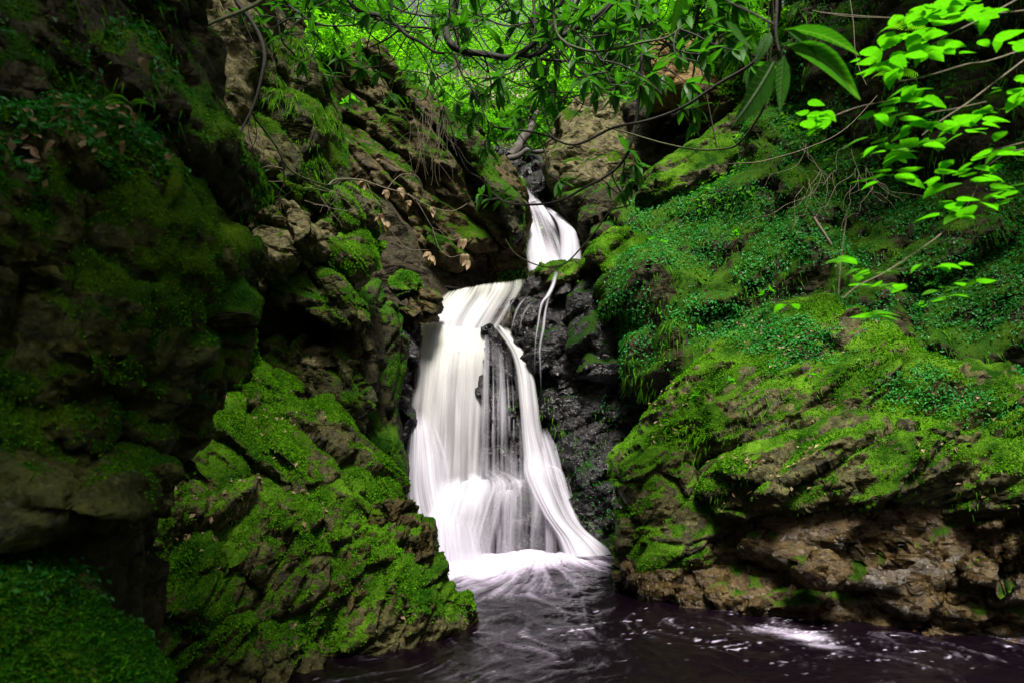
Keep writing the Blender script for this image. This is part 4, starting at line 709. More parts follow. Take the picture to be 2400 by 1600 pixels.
tendrils('great slanting mossy slab on the right side of the pool', 2500, .06, lambda V, n: n[:, 2] < .6)
tendrils('shaded upper right cliff behind the pale green leaves', 6000, .13, lambda V, n: n[:, 2] < .7, tint=.25)
tendrils('shaded mossy wall above the right end of the pool', 900, .07, lambda V, n: n[:, 2] < .7, tint=.3)
tendrils('crag with a mossy spine running down its right edge', 2500, .08, lambda V, n: n[:, 2] > -.2)
tendrils('dark overhanging cliff face close by, leaves and moss on top of its ledge', 2500, .06, lambda V, n: n[:, 2] < .6, tint=.15)
# ------------------------------------------------------------------ woodland behind the falls
def undergrowth():
    V, Fq, n = GV, GF, GN
    w = ((V[:, 1] > 11.8) & (V[:, 1] < 25) & (np.abs(V[:, 0]) < 9)).astype(float) * sstep(-0.5, 0.4, fbm(V * 0.8, 3) + 0.2)
    P, Nn = sample_surface(V, Fq, n, w, 36000, RNG); P = P + Nn * (RNG.random((len(P), 1)) ** 2 * 0.45)
    t = np.clip(0.45 + 0.5 * fbm(P * 0.9, 3) + RNG.normal(0, 0.18, len(P)), 0, 1)
    o = leaves('undergrowth', P, Nn, 0.085, M['forest'], None, t, up=0.5, rand=0.9, kind='stuff')
    w = ((V[:, 1] > 11.8) & (V[:, 1] < 20) & (np.abs(V[:, 0]) < 6)).astype(float) * sstep(0.0, 0.4, fbm(V * 1.3 + 8, 3) + 0.1)
    P, Nn = sample_surface(V, Fq, n, w, 26000, RNG)
    blades('grass', P, Nn, 0.22, M['forest'], None, np.clip(RNG.normal(0.55, 0.2, len(P)), 0, 1), lift=0.8, spread=0.6, droop=0.1, wid=0.05)
undergrowth()
BG = 'leafy bushes on the slope behind the falls'
def bush(label, u, v, Y, R, n, leaf=.1, tint=.5, mat='forest'):
    b = at(u, v, Y); b[2] = zt(b[0], Y); c = at(u, v, Y); o = tag(empty('bush', b), label, 'bush', BG)
    for k in range(5):
        e = c + RNG.normal(size=3) * np.array(R) * .5; tubes('stem', [tube([b, (b + e) / 2 + RNG.normal(size=3) * .08, e], .018, .006, 5, 5)], M['bark'], o, b)
    P = crown_points(c, np.array(R), n, 26); t = np.clip(tint + RNG.normal(0, .16, n) + .3 * fbm(P * 1.5, 2), 0, 1)
    leaves('foliage', P - b, np.tile([0, -.4, 1.], (n, 1)), leaf, M[mat], o, t, up=.4, rand=1.1, kind=None)
def crown_points(c, rad, n, clumps, flat=1.0):
    k = RNG.normal(size=(clumps, 3)); k /= np.linalg.norm(k, axis=1)[:, None]; k *= (RNG.random((clumps, 1)) ** 0.4); k = k * rad
    i = RNG.integers(0, clumps, n); sz = RNG.uniform(0.10, 0.26, clumps)[i][:, None] * np.mean(rad)
    return c + k[i] + RNG.normal(size=(n, 3)) * sz * [1, 1, 0.6 * flat]
for a in (('bright bush below the left end of the fence', 960, 215, 18.0, (.8, .6, .45), 2600, .10, .6), ('bush below the right end of the fence', 1300, 235, 17.0, (1.1, .6, .5), 3600, .10, .5),
          ('thin bush in front of the middle of the fence', 1060, 205, 18.5, (1.0, .5, .28), 1300, .10, .6), ('dark bush behind the grey leaning log', 1225, 285, 14.8, (.7, .5, .5), 2600, .08, .25),
          ('bush at the top of the upper chute', 1120, 290, 15.0, (.7, .5, .45), 2600, .08, .4), ('bush over the slanting slab', 1050, 255, 14.0, (.6, .5, .4), 2200, .08, .45),
          ('bush beside the pale brown rock', 1365, 225, 14.2, (.6, .5, .5), 2400, .09, .4), ('fine leaved bush on top of the brown cliff', 850, 130, 13.0, (.9, .6, .5), 3600, .09, .6),
          ('fine leaved bush over the mossy spine', 730, 105, 10.5, (.7, .5, .45), 3200, .075, .65), ('bush above the tan boulder', 1600, 40, 12.0, (.9, .6, .45), 3200, .10, .6), ('bush at the top of the right bank', 1760, 30, 9.6, (.7, .5, .5), 2600, .08, .4)): bush(*a)
rock('rock', 'small mossy rock on the slope below the fence', [(1120, 240), (1170, 225), (1215, 240), (1225, 280), (1170, 300), (1125, 285)], 15.6, 'olive', gz=0.5, T=0.8, R=0.25, h=0.06, moss=0.3, tufts=3000, tuft=.05)
rock('rock', 'mossy rock at the right of the slope below the fence', [(1290, 215), (1340, 205), (1380, 235), (1370, 275), (1310, 280)], 15.0, 'olive', gz=0.5, T=0.8, R=0.25, h=0.06, moss=0.2, tufts=3000, tuft=.05)
rock('rock', 'dark mossy rock at the left of the upper chute', [(1040, 285), (1090, 275), (1115, 320), (1100, 350), (1060, 330)], 14.2, 'dark', gz=0.4, T=0.8, R=0.25, h=0.06, moss=0.2, tufts=3000, tuft=.05)
def fence():
    y0 = 21.2; p0, p1 = at(925, 200, y0), at(1330, 205, y0); base = np.array([(p0[0] + p1[0]) / 2, y0, zt(0, y0)])
    f = tag(empty('fence', base), 'pale wooden board fence among the trees behind the falls', 'fence')
    top, lowz = at(1000, 166, y0)[2], at(1000, 206, y0)[2] - 0.5
    def box(w, d, h): return mesh('board', np.array([(x, y, z) for x in (-w / 2, w / 2) for y in (-d / 2, d / 2) for z in (0, h)]), np.array([(0, 1, 3, 2), (4, 6, 7, 5), (0, 4, 5, 1), (2, 3, 7, 6), (0, 2, 6, 4), (1, 5, 7, 3)]), smooth=False)
    bm = box(0.115, 0.022, top - lowz); x = p0[0]
    while x < p1[0]:
        o = link('board', bm, M['fence'], f, (x - base[0], random.uniform(-0.006, 0.006), lowz - base[2] + random.uniform(-0.02, 0.03))); o.rotation_euler[1] = random.uniform(-0.012, 0.012)
        x += 0.136
    rm = box(p1[0] - p0[0], 0.05, 0.09)
    for zz in (0.25, 0.75): link('rail', rm, M['fence'], f, (0, 0.045, (lowz - base[2]) + (top - lowz) * zz))
    for x in (p0[0] + 0.1, (p0[0] + p1[0]) / 2, p1[0] - 0.1): link('post', box(0.1, 0.1, top - lowz + 0.05), M['fence'], f, (x - base[0], 0.13, lowz - base[2]))
fence()
def tree(label, u, Y, H, r, crowns, leaf=0.1, group=None, lean=0.3, mat='forest', tint=0.5, x=None, name='tree', limbs=True, z0=None):
    px = at(u, 300, Y)[0] if x is None else x; z = zt(px, Y) if z0 is None else z0; b = np.array([px, Y, z - 0.15])
    o = tag(empty(name, b), label, 'tree', group)
    lx, ly = random.uniform(-lean, lean), random.uniform(-lean, lean) * 0.5
    pts = [b, b + [lx * .4 + random.uniform(-.1, .1), ly * .3, H * 0.3], b + [lx * .5 + random.uniform(-.2, .2), ly * .6, H * 0.62], b + [lx, ly, H]]
    tr = tubes('trunk', [tube(pts, r, r * 0.35, 8, 8, 0.05)], M['mossy_bark'], o, b); c = curve(pts, np.linspace(0, 1, 30))
    Ps = []
    for (dx, dy, dz, rx, ry, rz, n, cl) in crowns:
        cc = b + [dx, dy, dz]; Ps.append(crown_points(cc, np.array([rx, ry, rz]), n, cl))
        if limbs:
            s = c[min(29, max(4, int(np.searchsorted(c[:, 2], cc[2] - 0.6))))]
            for q in range(3):
                e = cc + RNG.normal(size=3) * np.array([rx, ry, rz]) * 0.6
                tubes('limb', [tube([s, (s + e) / 2 + [0, 0, 0.15], e], r * 0.3, 0.006, 5, 6, 0.06)], M['bark'], o, b)
    P = np.concatenate(Ps)
    t = np.clip(tint + RNG.normal(0, 0.16, len(P)) + 0.3 * fbm(P * 0.8, 2), 0, 1)
    leaves('crown', P - b, np.tile([0, -0.3, 1.0], (len(P), 1)), leaf, M[mat], o, t, up=0.4, rand=1.1, kind=None)
    return o
GT = 'slim trees in the bright wood behind the fence'
for (u, Y, H, r, lab, cr) in (
    (1000, 24.5, 9, .07, 'slim pale trunk seen through the gap left of the fence middle', [(0.2, 0, 4.2, 1.5, 1, 1.2, 1500, 20)]),
    (948, 19.2, 9, .05, 'thin straight tree at the left end of the fence', [(-.3, 0, 3.4, 1.1, .9, .9, 1800, 20)]),
    (1060, 20.4, 9, .10, 'crooked dark trunk in front of the fence', [(0.3, 0, 4.4, 1.2, 1, .8, 1500, 20)]),
    (1130, 25.0, 10, .09, 'tree behind the fence left of its right post', [(0, 0, 3.6, 1.4, 1, 1.1, 1800, 20)]),
    (1215, 22.8, 10, .08, 'tree right behind the right end of the fence', [(.2, 0, 3.2, 1.6, 1, 1.3, 2800, 26)]),
    (1290, 19.0, 9, .10, 'leafy tree right of the fence', [(0, 0, 2.6, 1.7, 1.2, 1.5, 5200, 34)]),
    (1400, 17.0, 8, .11, 'leafy tree above the pale brown rock', [(0.2, 0, 2.6, 1.6, 1.2, 1.6, 6500, 40)]),
    (1540, 16.0, 8, .10, 'bushy tree behind the tan boulder', [(0, 0, 2.4, 1.6, 1.2, 1.5, 6500, 40)]),
    (860, 17.5, 9, .09, 'leafy tree above the brown cliff', [(0, 0, 2.6, 1.5, 1.1, 1.5, 6000, 40)]),
    (760, 15.0, 8, .08, 'bright leafy tree above the mossy spine', [(0, 0, 2.5, 1.4, 1.1, 1.4, 6500, 40)]),
    (690, 12.5, 7, .08, 'bright leafy tree next to the pale bare cliff', [(0.1, 0, 2.2, 1.0, .9, 1.2, 5000, 34)]),
    (1100, 33.0, 13, .13, 'far tree in the brightest gap of the wood', [(0, 0, 5, 3.2, 2, 2.2, 1200, 24)]),
    (1010, 36.0, 13, .13, 'far tree above the middle of the fence', [(-1, 0, 4.5, 3.0, 2, 2.0, 1200, 24)]),
    (1250, 34.0, 13, .13, 'far tree above the right end of the fence', [(1.5, 0, 5, 3.5, 2, 2.6, 4500, 34)]),
    (850, 32.0, 13, .13, 'far tree above the left end of the fence', [(-1.5, 0, 4, 3.5, 2, 3.0, 5000, 34)]),
    (1420, 30.0, 13, .13, 'far tree behind the leafy tree of the pale brown rock', [(1, 0, 4, 3.5, 2, 3.4, 5000, 34)])):
    tree(lab, u, Y, H, r, [(a, b_, c_ - 0.5, d * 1.15, e, f * 1.25, int(g * 1.5), int(h_ * 1.4)) for a, b_, c_, d, e, f, g, h_ in cr], leaf=0.11 if Y < 24 else 0.17, group=GT, tint=0.6, lean=0.5)
# trees added round the gorge, mostly out of view, so their crowns darken it
def shade_tree(label, x, y, H, R, n): return tree(label, 0, y, H, .24, [(0, 0, H - R[2] * .4, *R, n, 90)], leaf=0.42, group='shade trees added round the gorge', lean=0.8, tint=0.2, x=x)
shade_tree('added shade tree on the left rim above the dark cliff', -7.6, 3.0, 9, (4.2, 4.0, 2.6), 7500)
shade_tree('added shade tree on the right rim above the carpet of leaves', 8.8, 5.0, 9, (4.4, 4.2, 2.6), 7500)
shade_tree('added shade tree on the right rim further up the gorge', 8.0, 11.0, 7, (2.8, 3.2, 2.4), 4000)
shade_tree('added shade tree behind the viewer at the near end of the pool', -4.2, -6.0, 12, (4.4, 4.6, 2.6), 8000)
def shade_bush():  # unseen bush added to keep sky light off the near left rocks
    b = np.array([-2.6, 0.2, 4.6]); o = tag(empty('bush', b), 'unseen leafy bush added above the dark left cliff for shade', 'bush')
    for k in range(9):
        e = np.array([random.uniform(-3.2, -.1), random.uniform(-1.8, 1.9), random.uniform(5.0, 6.3)]); tubes('stem', [tube([b, (b + e) / 2 + [0, 0, .4], e], .03, .008, 6, 6, .05)], M['bark'], o, b)
    P = crown_points(np.array([-1.7, 0.1, 5.7]), np.array([2.0, 2.0, .7]), 3600, 50); P = P[P[:, 2] > 4.55]
    leaves('foliage', P - b, np.tile([0, 0, 1.], (len(P), 1)), .2, M['rhodo'], o, np.clip(RNG.normal(.3, .2, len(P)), 0, 1), up=.5, rand=1.0, kind=None, asp=.35)
shade_bush()
# ------------------------------------------------------------------ rhododendron boughs hanging over the gorge
def bough(label, stems, Yb, whorls=(), twigs=0, tl=(0.35, 0.8), L=0.13, mat='bark', region=None, group='rhododendron boughs arching over the falls', lv=(5, 8), name='bough', leafy=True, r_tw=0.006, lmat='rhodo'):
    org = stems[0][0]; org = np.asarray(at(org[0][0], org[0][1], stems[0][1]) if len(org[0]) == 2 else org[0])
    o = tag(empty(name, org), label, 'branch', group)
    lines = []
    for (pts, Y0, Y1, r0, r1, *mt) in stems:
        t = tube(pxl(pts, Y0, Y1), r0, r1, 7, 6, 0.012); lines.append(t[2])
        tubes('stem', [t], M[mt[0] if mt else mat], o, org)
    for (u, v, Y, ax, n, l) in whorls: whorl(o, org, at(u, v, Y), ax, n, l)
    for k in range(twigs):
        c = random.choice(lines); i = random.randrange(int(len(c) * 0.1), len(c)); p = c[i]
        d = unit(RNG.normal(size=3) * [1, 0.6, 0.8] + [0, 0, 0.0]); ln = random.uniform(*tl)
        pts = [p]
        for s in range(4): d = unit(d + RNG.normal(size=3) * 0.35 + [0, 0, -0.05 + 0.1 * s]); pts.append(pts[-1] + d * ln / 4)
        tubes('twig', [tube(pts, r_tw, 0.003, 5, 4)], M[mat], o, org)
        if leafy and random.random() < 0.85: whorl(o, org, pts[-1], d, random.randint(*lv), L, M[lmat])
        if leafy and random.random() < 0.4: whorl(o, org, pts[2], d + [0, 0, .3], random.randint(3, 5), L * 0.9, M[lmat])
    return o
bough('thick dark bough dipping in a U across the top of the view', [
    ([(1067, -60), (1066, 0), (1056, 51), (1046, 78), (1056, 106), (1084, 123), (1131, 128), (1179, 136), (1210, 131), (1247, 102), (1268, 78), (1308, 24), (1330, -40)], 4.6, 4.4, 0.030, 0.016),
    ([(1200, 133), (1257, 125), (1302, 92), (1377, 54), (1418, 27), (1445, 0), (1470, -50)], 4.5, 4.3, 0.022, 0.018),
    ([(1210, 131), (1290, 140), (1380, 150), (1450, 160), (1520, 140), (1560, 110)], 4.5, 4.7, 0.010, 0.004),
    ([(1247, 102), (1253, 40), (1248, -40)], 4.5, 4.5, 0.012, 0.010)], 4.5, twigs=40, tl=(0.3, 0.8), L=0.15)
bough('dark bough sloping down from the upper left to the thick U bend', [
    ([(790, -40), (818, 5), (845, 27), (890, 37), (927, 58), (954, 82), (985, 99), (1016, 123), (1040, 128)], 4.9, 4.6, 0.020, 0.009),
    ([(845, 27), (930, 60), (1000, 66), (1060, 70), (1130, 45), (1200, -10)], 4.9, 4.8, 0.010, 0.006),
    ([(940, 68), (905, 95), (870, 112), (850, 122)], 4.8, 5.0, 0.008, 0.004),
    ([(640, -20), (680, 15), (720, 45), (770, 62), (830, 60), (880, 45)], 5.3, 5.0, 0.010, 0.006)], 4.8, twigs=34, tl=(0.25, 0.7), L=0.14)
bough('pale lichen spotted bough curving under the leaves at the top middle', [
    ([(1285, -40), (1292, 0), (1302, 61), (1316, 92), (1346, 112), (1391, 123), (1445, 116), (1507, 102), (1561, 89), (1600, 60)], 4.0, 3.8, 0.011, 0.006, 'mossy_bark'),
    ([(1391, 123), (1420, 170), (1436, 230), (1440, 262)], 4.0, 4.1, 0.006, 0.003)], 4.0, twigs=16, tl=(0.25, 0.5))
bough('long thin bough rising to the right over the pale brown rock', [
    ([(1170, 300), (1234, 307), (1285, 320), (1346, 341), (1438, 303), (1517, 283), (1592, 252), (1677, 198), (1759, 153), (1800, 100), (1822, 40), (1830, -40)], 4.6, 3.2, 0.008, 0.010),
    ([(1066, 130), (1085, 180), (1120, 230), (1150, 290), (1200, 310)], 4.7, 4.6, 0.008, 0.005),
    ([(1215, 132), (1255, 200), (1280, 280), (1300, 330)], 4.6, 4.5, 0.008, 0.005)], 4.4,
    whorls=[(1440, 205, 4.5, (0.3, -0.2, -0.3), 7, 0.15), (1480, 195, 4.5, (0.5, -0.2, 0.1), 7, 0.16), (1530, 170, 4.4, (0.5, 0, 0.2), 6, 0.15)], twigs=10, tl=(0.2, 0.45))
bough('thin pale twig sagging in a shallow curve over the green ridge', [
    ([(1420, 300), (1459, 307), (1558, 335), (1639, 351), (1711, 347), (1745, 324), (1772, 283), (1790, 240), (1800, 160), (1810, 60), (1805, -40)], 4.4, 3.4, 0.005, 0.008, 'mossy_bark')], 4.2, leafy=False)
bough('long arched bough hanging low in front of the upper chute', [
    ([(1040, 250), (1087, 385), (1125, 419), (1159, 456), (1196, 477), (1261, 478), (1319, 467), (1377, 436), (1418, 412), (1459, 378), (1480, 330), (1500, 204), (1497, 60), (1490, -40)], 5.0, 4.2, 0.006, 0.012)], 4.6,
    whorls=[(1470, 352, 4.4, (0.3, -0.3, 0.3), 7, 0.17), (1490, 385, 4.4, (0.4, -0.2, -0.5), 6, 0.15), (1500, 200, 4.3, (0.2, 0, 0), 6, .15)], twigs=5, tl=(0.15, 0.3))
bough('bare hooked twig hanging just above the main fall', [
    ([(1186, 561), (1206, 595), (1247, 619), (1288, 628), (1325, 616), (1360, 582), (1400, 535), (1432, 494), (1476, 478), (1450, 445), (1434, 415), (1440, 390)], 5.2, 4.8, 0.005, 0.007, 'mossy_bark')], 5, leafy=False)
bough('leafy bough end at the upper left above the mossy spine', [
    ([(640, -50), (652, 40), (660, 95), (690, 130), (720, 165), (790, 180), (850, 175)], 5.4, 5.6, 0.009, 0.004), ([(655, 60), (700, 30), (760, 10), (820, -30)], 5.4, 5.4, .008, .006)], 5.4,
    whorls=[(668, 85, 5.4, (-0.2, -.4, .5), 7, .15), (700, 30, 5.4, (0, -.5, .3), 7, .15), (800, 140, 5.5, (0.2, -.4, -.2), 7, .14), (840, 130, 5.5, (0.5, -.2, .1), 6, .14), (790, 120, 5.6, (0, -.4, .2), 6, .13)], twigs=8, tl=(0.2, 0.4))
bough('dense leafy bough at the top right of the middle', [
    ([(1700, -60), (1640, 10), (1580, 40), (1500, 60), (1420, 40)], 4.6, 4.9, 0.012, 0.005), ([(1640, 10), (1620, 80), (1560, 110), (1500, 130)], 4.6, 4.8, .008, .004)], 4.7, twigs=36, tl=(0.2, 0.6), L=0.2)
bough('dense leafy bough behind the thick U bend', [
    ([(1380, -50), (1340, 20), (1300, 60), (1230, 70), (1160, 40)], 5.4, 5.6, 0.010, 0.005), ([(1300, 60), (1370, 90), (1430, 80)], 5.4, 5.3, .007, .004)], 5.4, twigs=34, tl=(0.2, 0.6), L=0.18)
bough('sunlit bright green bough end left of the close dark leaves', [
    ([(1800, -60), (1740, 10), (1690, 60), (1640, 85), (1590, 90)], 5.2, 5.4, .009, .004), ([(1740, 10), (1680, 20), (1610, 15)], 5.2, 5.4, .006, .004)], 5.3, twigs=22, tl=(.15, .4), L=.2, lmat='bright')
bough('bare tangle of thin dark twigs across the top middle', [
    ([(880, -40), (930, 20), (1010, 40), (1100, 30), (1190, 60), (1290, 50), (1390, 75), (1480, 70)], 4.9, 4.7, .008, .005), ([(1010, -40), (1030, 60), (1010, 130), (1030, 190)], 4.9, 5, .006, .003), ([(1350, -40), (1330, 60), (1290, 150), (1240, 210)], 4.7, 4.7, .007, .003),
    ([(1120, 132), (1200, 190), (1290, 215), (1400, 220)], 4.6, 4.6, .006, .003)], 4.8, leafy=False, twigs=60, tl=(.25, .8), r_tw=.0045)
bough('thick dark stem hanging down in front of the pale bare cliff', [
    ([(540, -60), (552, 0), (579, 37), (606, 78), (620, 123), (618, 163), (603, 221), (586, 266), (565, 313)], 4.9, 4.9, 0.022, 0.008),
    ([(590, 260), (600, 280), (620, 307), (647, 344), (674, 392), (708, 415), (766, 434), (800, 424), (850, 424)], 4.9, 5.6, 0.010, 0.006, 'mossy_bark'),
    ([(664, 390), (664, 430), (645, 475)], 5.0, 5.1, .005, .003),
    ([(575, 30), (560, 20), (600, 110), (640, 125)], 4.95, 5.1, .005, .003)], 4.9, leafy=False, twigs=5, r_tw=.004)
bough('olive green branch end reaching over the black upper left corner', [
    ([(414, 109), (428, 95), (443, 82), (494, 54), (562, 27), (613, 0), (680, -50)], 3.2, 3.6, 0.005, 0.013, 'mossy_bark')], 3.2, leafy=False)
bough('bare brown branch with withered leaves across the brown cliff', [
    ([(770, 433), (791, 421), (849, 424), (907, 443), (954, 456), (1009, 484), (1060, 494), (1096, 477)], 6.6, 7.0, 0.007, 0.003, 'twig'),
    ([(907, 443), (940, 413), (975, 413), (990, 440), (985, 470)], 6.8, 7.0, .004, .002, 'twig'),
    ([(860, 430), (880, 470), (905, 490)], 6.7, 6.8, .004, .002, 'twig'), ([(975, 470), (1000, 510), (1015, 533), (1030, 540)], 6.9, 7, .004, .002, 'twig'),
    ([(915, 535), (930, 560), (960, 585), (1005, 587)], 6.9, 7, .004, .002, 'twig'), ([(1015, 533), (1030, 580), (1055, 602), (1085, 594)], 6.9, 7, .004, .002, 'twig'), ([(1030, 538), (1055, 562), (1085, 556)], 6.9, 7, .003, .002, 'twig')], 6.8, leafy=False)
wb = [o for o in C.objects if o.get('label') == 'bare brown branch with withered leaves across the brown cliff'][0]; wo = np.array(wb.location)
for (u, v) in ((848, 420), (905, 445), (938, 440), (960, 470), (1010, 485), (1005, 590), (1012, 600), (1088, 560), (1090, 595), (1095, 610), (890, 500), (905, 520)):
    for k in range(4): put_leaf(random.choice(DL), M['dead'], wb, wo, at(u + random.uniform(-5, 5), v, 6.85), np.array([random.uniform(-.5, .5), random.uniform(-.5, .5), -1]), [0, -1, 0.2], random.uniform(0.07, 0.13))
# the big dark leaves hanging close to the camera
NR = 1.55
near = tag(empty('bough', at(1822, -60, NR)), 'close dark whorl of long drooping leaves at the top right', 'branch', 'rhododendron boughs arching over the falls'); no = np.array(near.location)
tubes('stem', [tube(pxl([(1822, -60), (1820, 20), (1818, 80), (1826, 120)], NR), 0.004, 0.003, 7, 6)], M['bark'], near, no)
tubes('stem', [tube(pxl([(1818, 60), (1760, 30), (1700, 0), (1640, -50)], NR, NR + .2), 0.003, 0.003, 6, 6)], M['bark'], near, no)
def near_leaf(u0, v0, u1, v1, w=0, dY=0.0, mesh_i=0, up=(0, -1, 0.5)):
    a, b = at(u0, v0, NR), at(u1, v1, NR + dY); put_leaf(RH[mesh_i], M['rhodo'], near, no, a, b - a, np.array(up, float), float(np.linalg.norm(b - a)))
for a in ((1815, 145, 1738, 295, 0, -.05, 0, (.8, -1, -.3)), (1838, 130, 1822, 265, 0, 0.02, 2, (0.6, -1, 0)), (1862, 122, 2022, 210, 0, .03, 0, (.1, -.6, 1)), (1842, 70, 1936, 115, 0, 0, 1), (1838, 70, 2014, 66, 0, .05, 1, (0, -.3, 1)), (1845, 106, 2012, 118, 0, .1, 3, (0, -.2, 1)),
          (1806, 76, 1770, 145, 0, 0, 1), (1700, 50, 1760, 120, 0, .05, 2), (1600, -30, 1568, 84, 0, .1, 2, (.5, -1, 0.2)), (1640, -30, 1690, 30, 0, .1, 0), (1700, 40, 1640, 60, 0, .1, 0)): near_leaf(*a)
# ------------------------------------------------------------------ pale green sprays at the right edge
def spray(label, stems, clusters, L):
    org = at(*stems[0][0][0], stems[0][1])
    o = tag(empty('spray', org), label, 'branch', 'pale green leafy sprays at the right edge')
    for (pts, Y0, Y1, r0, r1) in stems: tubes('twig', [tube(pxl(pts, Y0, Y1), r0, r1, 6, 5, 0.004)], M['twig'] if r0 < .003 else M['bark'], o, org)
    for (u, v, Y, n, su, sv) in clusters:
        for k in range(n + 2):
            p = at(u + random.gauss(0, su), v + random.gauss(0, sv), Y + random.uniform(-.12, .12)); t = random.uniform(0, 6.28)
            d = np.array([math.cos(t), math.sin(t) * 0.9, random.uniform(-.28, .05)])
            put_leaf(random.choice(HZ), M['hazel'], o, org, p, d, np.array([random.gauss(0, .2), random.gauss(-.12, .2), 1]), L * random.uniform(.6, 1.15))
    return o
YH = 2.0
spray('big bright spray of broad leaves in the top right corner', [([(2104, 191), (2179, 177), (2264, 153), (2322, 143), (2440, 100)], YH, YH, .002, .003), ([(1920, 30), (2060, 42), (2170, 45), (2250, 40), (2450, 20)], YH + .2, YH, .0015, .003), ([(2165, 120), (2220, 85), (2290, 50), (2400, -10)], YH, YH, .0015, .003)],
      [(2215, 15, YH, 13, 40, 18), (2180, 45, YH, 8, 45, 14), (2300, 30, YH, 9, 40, 14), (2150, 85, YH, 12, 30, 14), (2190, 115, YH, 8, 30, 10), (2060, 140, YH, 10, 26, 16), (2095, 155, YH, 5, 20, 10), (2345, 95, YH, 4, 20, 8)], 0.075)
spray('four leaf tip of a pale green spray against the dark bank', [([(1950, 275), (2010, 252), (2070, 238), (2140, 230)], YH, YH, .0015, .002)], [(1905, 268, YH, 6, 18, 12), (1930, 280, YH, 3, 14, 6)], 0.065)
spray('layered pale green spray right of the four leaf tip', [([(2162, 317), (2206, 283), (2264, 245), (2325, 198), (2440, 110)], YH, YH, .002, .003), ([(2170, 265), (2240, 255), (2310, 240)], YH, YH, .0015, .0015)],
      [(2075, 265, YH, 8, 26, 9), (2140, 235, YH, 8, 28, 7), (2185, 290, YH, 9, 32, 10), (2260, 300, YH, 9, 32, 9), (2290, 275, YH, 5, 20, 8), (2375, 220, YH, 7, 20, 14), (2390, 190, YH, 4, 16, 10), (2130, 215, YH, 4, 16, 8)], 0.068)
spray('thin spray of flat leaves low at the right edge', [([(2244, 518), (2281, 456), (2308, 385), (2319, 358), (2420, 330)], YH, YH, .002, .002), ([(2300, 400), (2360, 360), (2430, 345)], YH, YH, .0015, .0015)],
      [(2085, 335, YH, 6, 22, 9), (2180, 330, YH, 5, 18, 8), (2100, 360, YH, 6, 22, 7), (2105, 412, YH, 8, 36, 8), (2250, 418, YH, 8, 32, 8), (2270, 385, YH, 6, 26, 8), (2350, 355, YH, 5, 22, 7), (2290, 470, YH, 8, 38, 9), (2230, 480, YH, 5, 22, 7), (2360, 445, YH, 5, 20, 8), (2250, 505, YH, 5, 20, 6)], 0.07)
spray('scattered edge-on leaves on a thin stem over the leaf carpet', [([(1975, 700), (2010, 670), (2070, 640), (2140, 595), (2210, 545), (2250, 500)], YH, YH, .0018, .0018), ([(1965, 690), (1972, 600), (1985, 500)], YH, YH, .0012, .0012)],
      [(1992, 602, YH, 4, 14, 4), (2020, 636, YH, 4, 22, 3), (2085, 672, YH, 5, 30, 4), (2215, 622, YH, 4, 28, 4), (2255, 662, YH, 6, 30, 6), (2245, 688, YH, 3, 24, 3), (1850, 712, YH, 2, 14, 2), (2040, 736, YH, 2, 16, 2), (2190, 690, YH, 2, 10, 10)], 0.062)
# ------------------------------------------------------------------ roots, logs, seedlings
def rootlet(label, lines, name='root', mat='twig', cat='root', group=None):
    org = at(*lines[0][0][0], lines[0][1]); o = tag(empty(name, org), label, cat, group)
    for pts, Y, r in lines: tubes('strand', [tube(pxl(pts, Y), r, r * 0.6, 5, 7, 0.01)], M[mat], o, org)
    return o
rootlet('white looped root in front of the left cliff', [([(664, 397), (630, 391), (608, 400), (610, 415), (633, 426), (664, 426)], 6.3, .005), ([(575, 318), (580, 334), (600, 334), (608, 318)], 6.3, .004), ([(606, 300), (602, 325), (610, 342)], 6.3, .004)])
rootlet('pale straight twig lying against the pale bare cliff', [([(495, 151), (540, 145), (609, 134)], 6.2, .004), ([(445, 40), (452, 22), (460, 8)], 6.2, .003), ([(460, 92), (485, 97), (503, 98)], 6.2, .003)], name='twig', cat='twig')
ls = []
for k in range(26):
    u, v = 960 + random.uniform(0, 90), 240 + random.uniform(0, 60); pts = [(u, v)]; du = random.uniform(-.3, .5)
    for s in range(random.randint(4, 7)): du += random.uniform(-.6, .6); pts.append((pts[-1][0] + du * 14, pts[-1][1] + random.uniform(14, 32)))
    ls.append((pts, 10.3, .0019))
rootlet('tangle of fine roots hanging down the brown cliff', ls)
ls = []
for k in range(12):
    u, v = 755 + random.uniform(0, 70), 440 + random.uniform(0, 60); t = random.uniform(0, 3.1); pts = [(u + math.cos(t) * s + random.uniform(-4, 4), v + math.sin(t) * s * 0.9 + random.uniform(-4, 4)) for s in (-45, -20, 5, 25, 45)]
    ls.append((pts, 6.75, .0024))
rootlet('bundle of dry straw twigs on the bright moss pillar', ls, name='dry_twigs', cat='twigs')
ls = []
for k in range(22):
    u, v = 1930 + random.uniform(-60, 120), 350 + random.uniform(-30, 90); pts = [(u, v)]; du = random.uniform(-.8, .8)
    for s in range(random.randint(4, 8)): du += random.uniform(-.8, .8); pts.append((pts[-1][0] + du * 14, pts[-1][1] + random.uniform(2, 28)))
    ls.append((pts, 6.9, .0026))
rootlet('tangle of thin roots dangling over the right bank', ls)
for lab, pts in (('long pale twig slanting over the shaded upper right cliff', [(1905, 25), (2000, 40), (2170, 44)]), ('vertical pale twig hanging before the upper right cliff', [(1992, 0), (2000, 60), (2005, 110), (2016, 165), (2030, 200)]), ('fine twig crossing the green ridge to the right', [(1700, 385), (1790, 378), (1900, 345), (1985, 300), (2055, 225)]), ('thick pale stick propped on the leaf carpet', [(1905, 510), (1930, 545), (1948, 575)])):
    rootlet(lab, [(pts, 6.0 if 'stick' not in lab else 7.0, .004 if 'stick' not in lab else .02)], name='twig', cat='twig')
